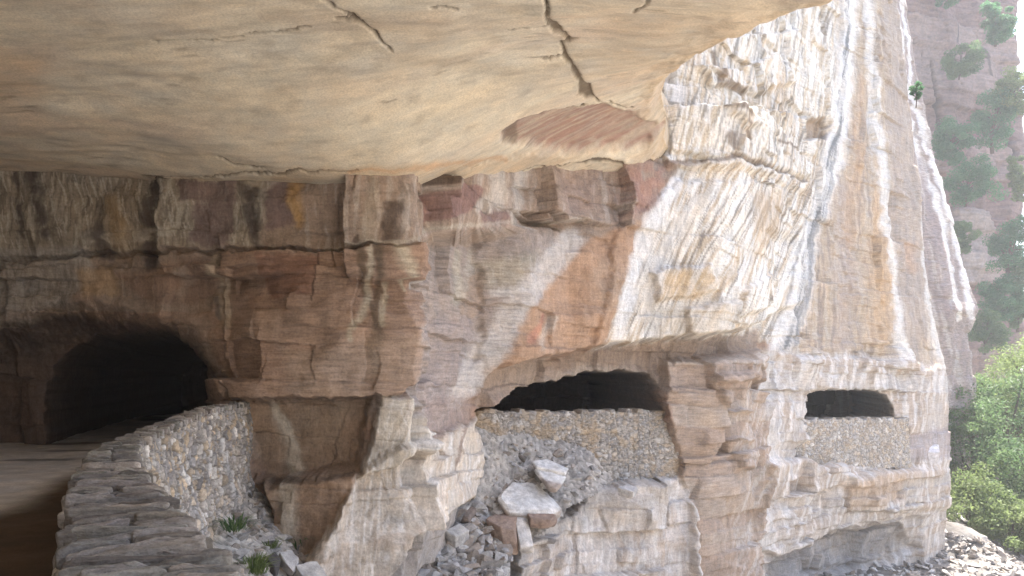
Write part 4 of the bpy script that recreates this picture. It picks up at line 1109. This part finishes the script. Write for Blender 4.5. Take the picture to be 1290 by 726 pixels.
def hit(px, v, f, d0=10, d1=30):
    for d in np.arange(d0, d1, 0.05):
        p = at(px, v, d)
        if p[2] < f(p[0], p[1]):
            return p
    return at(px, v, 15)


def on_scree(poly_, f, d0=10, d1=30):
    poly_ = np.array(poly_)
    lo, hi = poly_.min(0), poly_.max(0)
    def s(rg):
        while True:
            px, v = rg.uniform(lo[0], hi[0]), rg.uniform(lo[1], hi[1])
            if poly_sd(np.array([px]), np.array([v]), [tuple(p) for p in poly_])[0] < 0: continue
            ds = np.arange(d0, d1, 0.1)       # walk the sight line down to the slope
            q = at(px, v, ds)
            under = np.nonzero(q[2] < f(q[0], q[1]))[0]
            if len(under):
                return at(px, v, ds[under[0]]), None
    return s


GREY = [(0.36, 0.355, 0.35), (0.44, 0.435, 0.42), (0.26, 0.255, 0.25), (0.33, 0.29, 0.25), (0.5, 0.49, 0.47)]
scatter_stones('rubble', on_scree([(606, 636), (640, 690), (640, 740), (474, 740), (492, 694), (540, 655), (590, 636)], fs), 700, 0.07, 0.62, 'broken grey rock fragments filling the gully beside the pale spur', 'rubble', GREY, 3)
scatter_stones('rubble', on_scree([(608, 560), (700, 560), (760, 590), (745, 630), (640, 650), (610, 640)], fs), 420, 0.04, 0.36, 'small stones strewn on the gravel slope below the wide opening', 'rubble', GREY, 4)
scatter_stones('rubble', on_scree([(300, 610), (350, 640), (400, 720), (300, 740), (290, 690)], ft), 300, 0.04, 0.36, 'loose stones at the foot of the curving wall', 'rubble', GREY, 6)
scatter_stones('rubble', on_scree([(1170, 668), (1300, 690), (1300, 745), (1130, 745)], ground_h, 32, 60), 900, 0.06, 0.55, 'pale broken stones over the ground below the bushes', 'rubble', [(0.36, 0.34, 0.32), (0.42, 0.40, 0.38), (0.26, 0.24, 0.225), (0.36, 0.32, 0.28)], 8)
scatter_stones('rubble', on_scree([(975, 712), (1160, 690), (1140, 745), (960, 745)], ground_h, 28, 50), 500, 0.06, 0.5, 'grey stones heaped under the low ledge of the cliff nose', 'rubble', GREY, 9)

PALE, BRN = (0.66, 0.665, 0.655), (0.29, 0.22, 0.18)  # first tone whitens slab tops, painting in the light of the sky
G = 'fallen blocks on the scree below the wide opening'
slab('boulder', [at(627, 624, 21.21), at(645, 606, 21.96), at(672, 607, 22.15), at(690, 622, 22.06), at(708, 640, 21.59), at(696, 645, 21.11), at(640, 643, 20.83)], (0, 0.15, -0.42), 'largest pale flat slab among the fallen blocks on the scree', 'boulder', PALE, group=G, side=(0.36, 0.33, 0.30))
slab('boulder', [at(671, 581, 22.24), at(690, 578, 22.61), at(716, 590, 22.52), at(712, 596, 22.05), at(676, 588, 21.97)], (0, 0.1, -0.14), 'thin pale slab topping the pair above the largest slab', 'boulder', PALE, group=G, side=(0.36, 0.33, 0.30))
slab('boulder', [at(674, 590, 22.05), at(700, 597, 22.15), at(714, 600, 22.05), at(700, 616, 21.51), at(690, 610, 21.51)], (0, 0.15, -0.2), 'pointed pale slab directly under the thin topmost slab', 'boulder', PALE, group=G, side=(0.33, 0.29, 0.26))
slab('boulder', [at(664, 646, 21.02), at(700, 648, 21.11), at(694, 655, 20.83), at(668, 652, 20.73)], (0, 0.1, -0.3), 'brown block wedged beneath the largest pale slab', 'boulder', BRN, group=G)
slab('boulder', [at(612, 654, 20.64), at(626, 646, 21.11), at(652, 648, 21.02), at(648, 668, 20.45), at(630, 664, 20.36)], (0.12, 0.1, -0.75), 'tilted brown block standing below the largest slab', 'boulder', (0.32, 0.245, 0.20), group=G)
slab('boulder', [at(648, 650, 20.92), at(664, 648, 21.11), at(668, 670, 20.73), at(672, 688, 20.55), at(656, 690, 20.36)], (0, 0.3, -0.3), 'white faced block leaning against the tilted brown block', 'boulder', (0.6, 0.585, 0.56), group=G)
slab('boulder', [at(645, 568, 22.72), at(656, 564, 23.10), at(668, 574, 22.91), at(660, 579, 22.53)], (0, 0.1, -0.16), 'dark little slab half buried in the gravel slope', 'boulder', (0.15, 0.135, 0.12), group=G)
slab('boulder', [at(778, 614, 23.10), at(790, 610, 23.48), at(802, 613, 23.38), at(798, 620, 23.00)], (0, 0.1, -0.28), 'small grey block perched on the pale rock below the tan parapet', 'boulder', (0.46, 0.45, 0.44), group=G)
slab('boulder', [at(618, 640, 21.21), at(630, 634, 21.49), at(640, 640, 21.30), at(630, 648, 20.92)], (0, 0.1, -0.3), 'grey chunk at the left end of the largest slab', 'boulder', (0.43, 0.42, 0.40), group=G)
slab('boulder', [at(716, 592, 23.00), at(724, 596, 23.19), at(736, 612, 22.91), at(730, 614, 22.62)], (0, 0.1, -0.12), 'narrow grey shard right of the paired slabs', 'boulder', (0.34, 0.33, 0.32), group=G)
slab('boulder', [at(566, 640, 20.45), at(580, 632, 20.83), at(600, 640, 20.73), at(590, 652, 20.26)], (0, 0.1, -0.35), 'dark brown chunk at the head of the rubble gully', 'boulder', (0.2, 0.17, 0.15), group=G)
slab('boulder', [at(560, 668, 19.60), at(578, 660, 19.98), at(592, 668, 19.88), at(574, 676, 19.51)], (0, 0.1, -0.3), 'light grey slab lying in the middle of the rubble gully', 'boulder', (0.46, 0.455, 0.44), group=G)
G2 = 'rocks at the foot of the curving wall'
slab('boulder', [at(352, 696, 14.4), at(366, 692, 14.7), at(376, 702, 14.6), at(362, 712, 14.2)], (0, 0.05, -0.3), 'pale grey rock beside the green tufts below the curving wall', 'boulder', (0.45, 0.45, 0.45), group=G2)
slab('boulder', [at(336, 702, 14.0), at(346, 694, 14.4), at(354, 704, 14.3), at(346, 714, 13.9)], (0, 0.05, -0.3), 'dark rock beside the pale grey one below the wall', 'boulder', (0.09, 0.085, 0.085), group=G2)
slab('boulder', [at(372, 712, 14.4), at(400, 706, 14.9), at(412, 724, 14.6), at(386, 734, 14.0)], (0, 0.05, -0.35), 'broad whitish rock below the brown recess at the pillar foot', 'boulder', (0.5, 0.49, 0.47), group=G2)
slab('stone_block', [at(1166, 560, 40.2), at(1183, 560, 40.4), at(1184, 570, 39.9), at(1166, 570, 39.8)], (0, 0.2, -0.75), 'whitish squared block lodged in the cliff nose', 'stone block', (0.6, 0.58, 0.585))

# plants on the near ground
tuft(hit(380, 690, ft), 0.42, 0.55, 150, 'bright green tuft at the foot of the brown pillar', 1, M_LEAF_B)
tuft(hit(318, 722, ft), 0.38, 0.5, 190, 'green tuft among stones at the bottom of the picture', 2, M_LEAF_A)
tuft(at(296, 668, 13.6), 0.3, 0.5, 90, 'thin faded tuft growing at the base of the curving wall', 3, M_LEAF_B)
tuft(hit(340, 690, ft), 0.2, 0.4, 60, 'sparse low tuft between the wall foot and the brown pillar', 4, M_LEAF_A)

# shrubs and trees at the foot of the nose
GT = 'trees below the cliff nose'
def rooted(px, d, vbase):
    p = at(px, vbase, d); return p
trees = [  # px, base row, distance, height m, half width m, leaf, label
    (1222, 716, 47, 5.0, 2.1, M_LEAF_A, 'low pale green bush touching the bottom of the cliff nose'),
    (1276, 722, 46, 3.9, 1.9, M_LEAF_A, 'rounded bush above the pale ground in the bottom corner'),
    (1226, 655, 55, 7.6, 2.7, M_LEAF_B, 'mid green tree beside the cliff nose at parapet height'),
    (1268, 650, 58, 9.5, 3.0, M_LEAF_B, 'deeper green tree behind the rounded bush'),
    (1296, 640, 62, 12.5, 3.0, M_LEAF_A, 'tallest sunlit yellow green tree cut by the picture edge'),
    (1236, 590, 64, 5.8, 2.5, M_LEAF_A, 'pale feathery tree under the dark foot of the far cliff'),
    (1206, 640, 60, 9.0, 2.2, M_LEAF_A, 'slender light green tree rising just behind the cliff nose'),
    (1252, 600, 70, 8.0, 3.2, M_LEAF_B, 'broad tree in front of the shaded foot of the far cliff'),
    (1290, 560, 74, 8.0, 3.0, M_LEAF_A, 'sunlit tree high on the slope at the right picture edge'),
    (1322, 700, 50, 7.0, 3.0, M_LEAF_B, 'leafy tree mostly beyond the right picture edge'),
]
for i, (px, vb, d, h, w, lf, lab) in enumerate(trees):
    plant('tree', rooted(px, d, vb), h * 1.12, w * 1.12, lab, 'tree' if 'tree' in lab else 'bush', lf, 300 + i, 66, 210, 0.105, 0.12 if h < 6 else 0.2, GT)

GS = 'shrubs clinging to the far cliff'
shr = [(1196, 210, 104, 7.0, 2.8, M_LEAF_C, 'dark green shrub highest of the line along the streaked buttress'), (1216, 262, 103, 7.5, 3.4, M_LEAF_C, 'spreading shrub just below the upper dark shrub beside the buttress'),
       (1254, 60, 108, 7.5, 2.4, M_LEAF_C, 'shrub near the top edge of the far cliff'), (1208, 102, 108, 5.0, 3.0, M_LEAF_C, 'wide shrub high on the far cliff face'),
       (1250, 195, 106, 10.0, 3.2, M_LEAF_C, 'dense shrub below the sunlit one at the cliff edge'), (1272, 150, 105, 7.0, 2.7, M_LEAF_A, 'sunlit yellow green shrub on the far cliff edge'),
       (1270, 360, 103, 10.5, 2.9, M_LEAF_C, 'bluish shrub low on the far cliff edge'), (1207, 322, 100, 5.0, 1.9, M_LEAF_C, 'small shrub beside the lower ledge of the far cliff'),
       (1240, 448, 96, 6.0, 2.9, M_LEAF_B, 'bright green shrub under the foot of the streaked buttress'), (1190, 434, 68, 5.4, 1.4, M_LEAF_C, 'narrow shrub between the cliff nose and the buttress'),
       (1262, 405, 100, 6.0, 3.0, M_LEAF_C, 'grey green shrub above the bright one on the far cliff'), (1195, 8, 110, 4.0, 2.6, M_LEAF_C, 'shrub cut by the top of the picture'),
       (1281, 255, 104, 6.5, 1.6, M_LEAF_A, 'pale shrub on the far cliff edge halfway down'), (1282, 420, 102, 8.5, 1.7, M_LEAF_B, 'upright shrub on the far cliff edge above the trees')]
for i, (px, vb, d, h, w, lf, lab) in enumerate(shr):
    h *= 0.82; w *= 0.8
    plant('shrub', at(px, vb - 4, d), h, w, lab, 'shrub', M_LEAF_B if i in (3, 7) else lf, 500 + i, 40, 260, 0.15 if d > 90 else 0.16, 0.0, GS, out=(0, -w * 0.35), full=1.2)
plant('shrub', at(1154, 130, 51.3), 1.3, 0.5, 'tiny green shrub rooted on the streaked buttress', 'shrub', M_LEAF_C, 601, 12, 60, 0.10, 0.05)
plant('shrub', at(794, 141, 22.6), 0.42, 0.16, 'tiny green sprig under the end of the roof crack', 'shrub', M_LEAF_C, 602, 8, 30, 0.05, 0.05)

# ------------------------------------------------------------------ air
bm = bmesh.new(); bmesh.ops.create_cube(bm, size=1.0)
for v in bm.verts:
    v.co = Vector((v.co.x * 1500 + 14, v.co.y * 1500 + 26, -45 if v.co.z < 0 else 95))
me = bpy.data.meshes.new('haze'); bm.to_mesh(me); bm.free()
hz = bpy.data.objects.new('haze', me); COL.objects.link(hz); tag(hz, kind='stuff')
m, nt = new_mat('haze_air'); out = nt.nodes.new('ShaderNodeOutputMaterial'); vol = nt.nodes.new('ShaderNodeVolumePrincipled')
vol.inputs['Color'].default_value = (0.92, 0.95, 1.0, 1); vol.inputs['Density'].default_value = 0.0008; vol.inputs['Anisotropy'].default_value = 0.0
nt.links.new(vol.outputs[0], out.inputs['Volume']); me.materials.append(m)
USE_HAZE = True
if not USE_HAZE:
    bpy.data.objects.remove(hz)

# ------------------------------------------------------------------ light
SUN_EL, SUN_AZ = R(64), R(30)      # azimuth from +Y towards +X
w = bpy.data.worlds.new('World'); scene.world = w; w.use_nodes = True
nt = w.node_tree; bg = nt.nodes['Background']; sky = nt.nodes.new('ShaderNodeTexSky')
sky.sky_type = 'NISHITA'; sky.sun_disc = False; sky.sun_elevation = SUN_EL; sky.sun_rotation = SUN_AZ; sky.air_density = 1.0; sky.dust_density = 3.0; sky.ozone_density = 1.0
nt.links.new(sky.outputs[0], bg.inputs['Color']); bg.inputs['Strength'].default_value = 0.15
sd = bpy.data.lights.new('sun', 'SUN'); sd.energy = 5.0; sd.angle = R(0.6); sd.color = (1.0, 0.95, 0.87)
so = bpy.data.objects.new('sun', sd); COL.objects.link(so)
sv = Vector((math.sin(SUN_AZ) * math.cos(SUN_EL), math.cos(SUN_AZ) * math.cos(SUN_EL), math.sin(SUN_EL)))
so.rotation_euler = sv.to_track_quat('Z', 'Y').to_euler(); so.location = (20, 20, 80)

# ------------------------------------------------------------------ camera
cd = bpy.data.cameras.new('camera'); cam = bpy.data.objects.new('camera', cd); COL.objects.link(cam)
cd.sensor_width = 36; cd.lens = 36 * F / 1290; cd.clip_start = 0.05; cd.clip_end = 3000
cd.shift_y = (HZ - 363) / 1290
cam.location = (0, 0, EYE); cam.rotation_euler = (R(90), 0, 0)
scene.camera = cam
scene.view_settings.view_transform = 'Standard'; scene.view_settings.look = 'None'; scene.view_settings.gamma = 1
scene.view_settings.exposure = 2.07
scene.render.engine = 'CYCLES'
scene.cycles.use_denoising = True
scene.cycles.max_bounces = 10; scene.cycles.diffuse_bounces = 7; scene.cycles.volume_bounces = 1; scene.cycles.transparent_max_bounces = 4
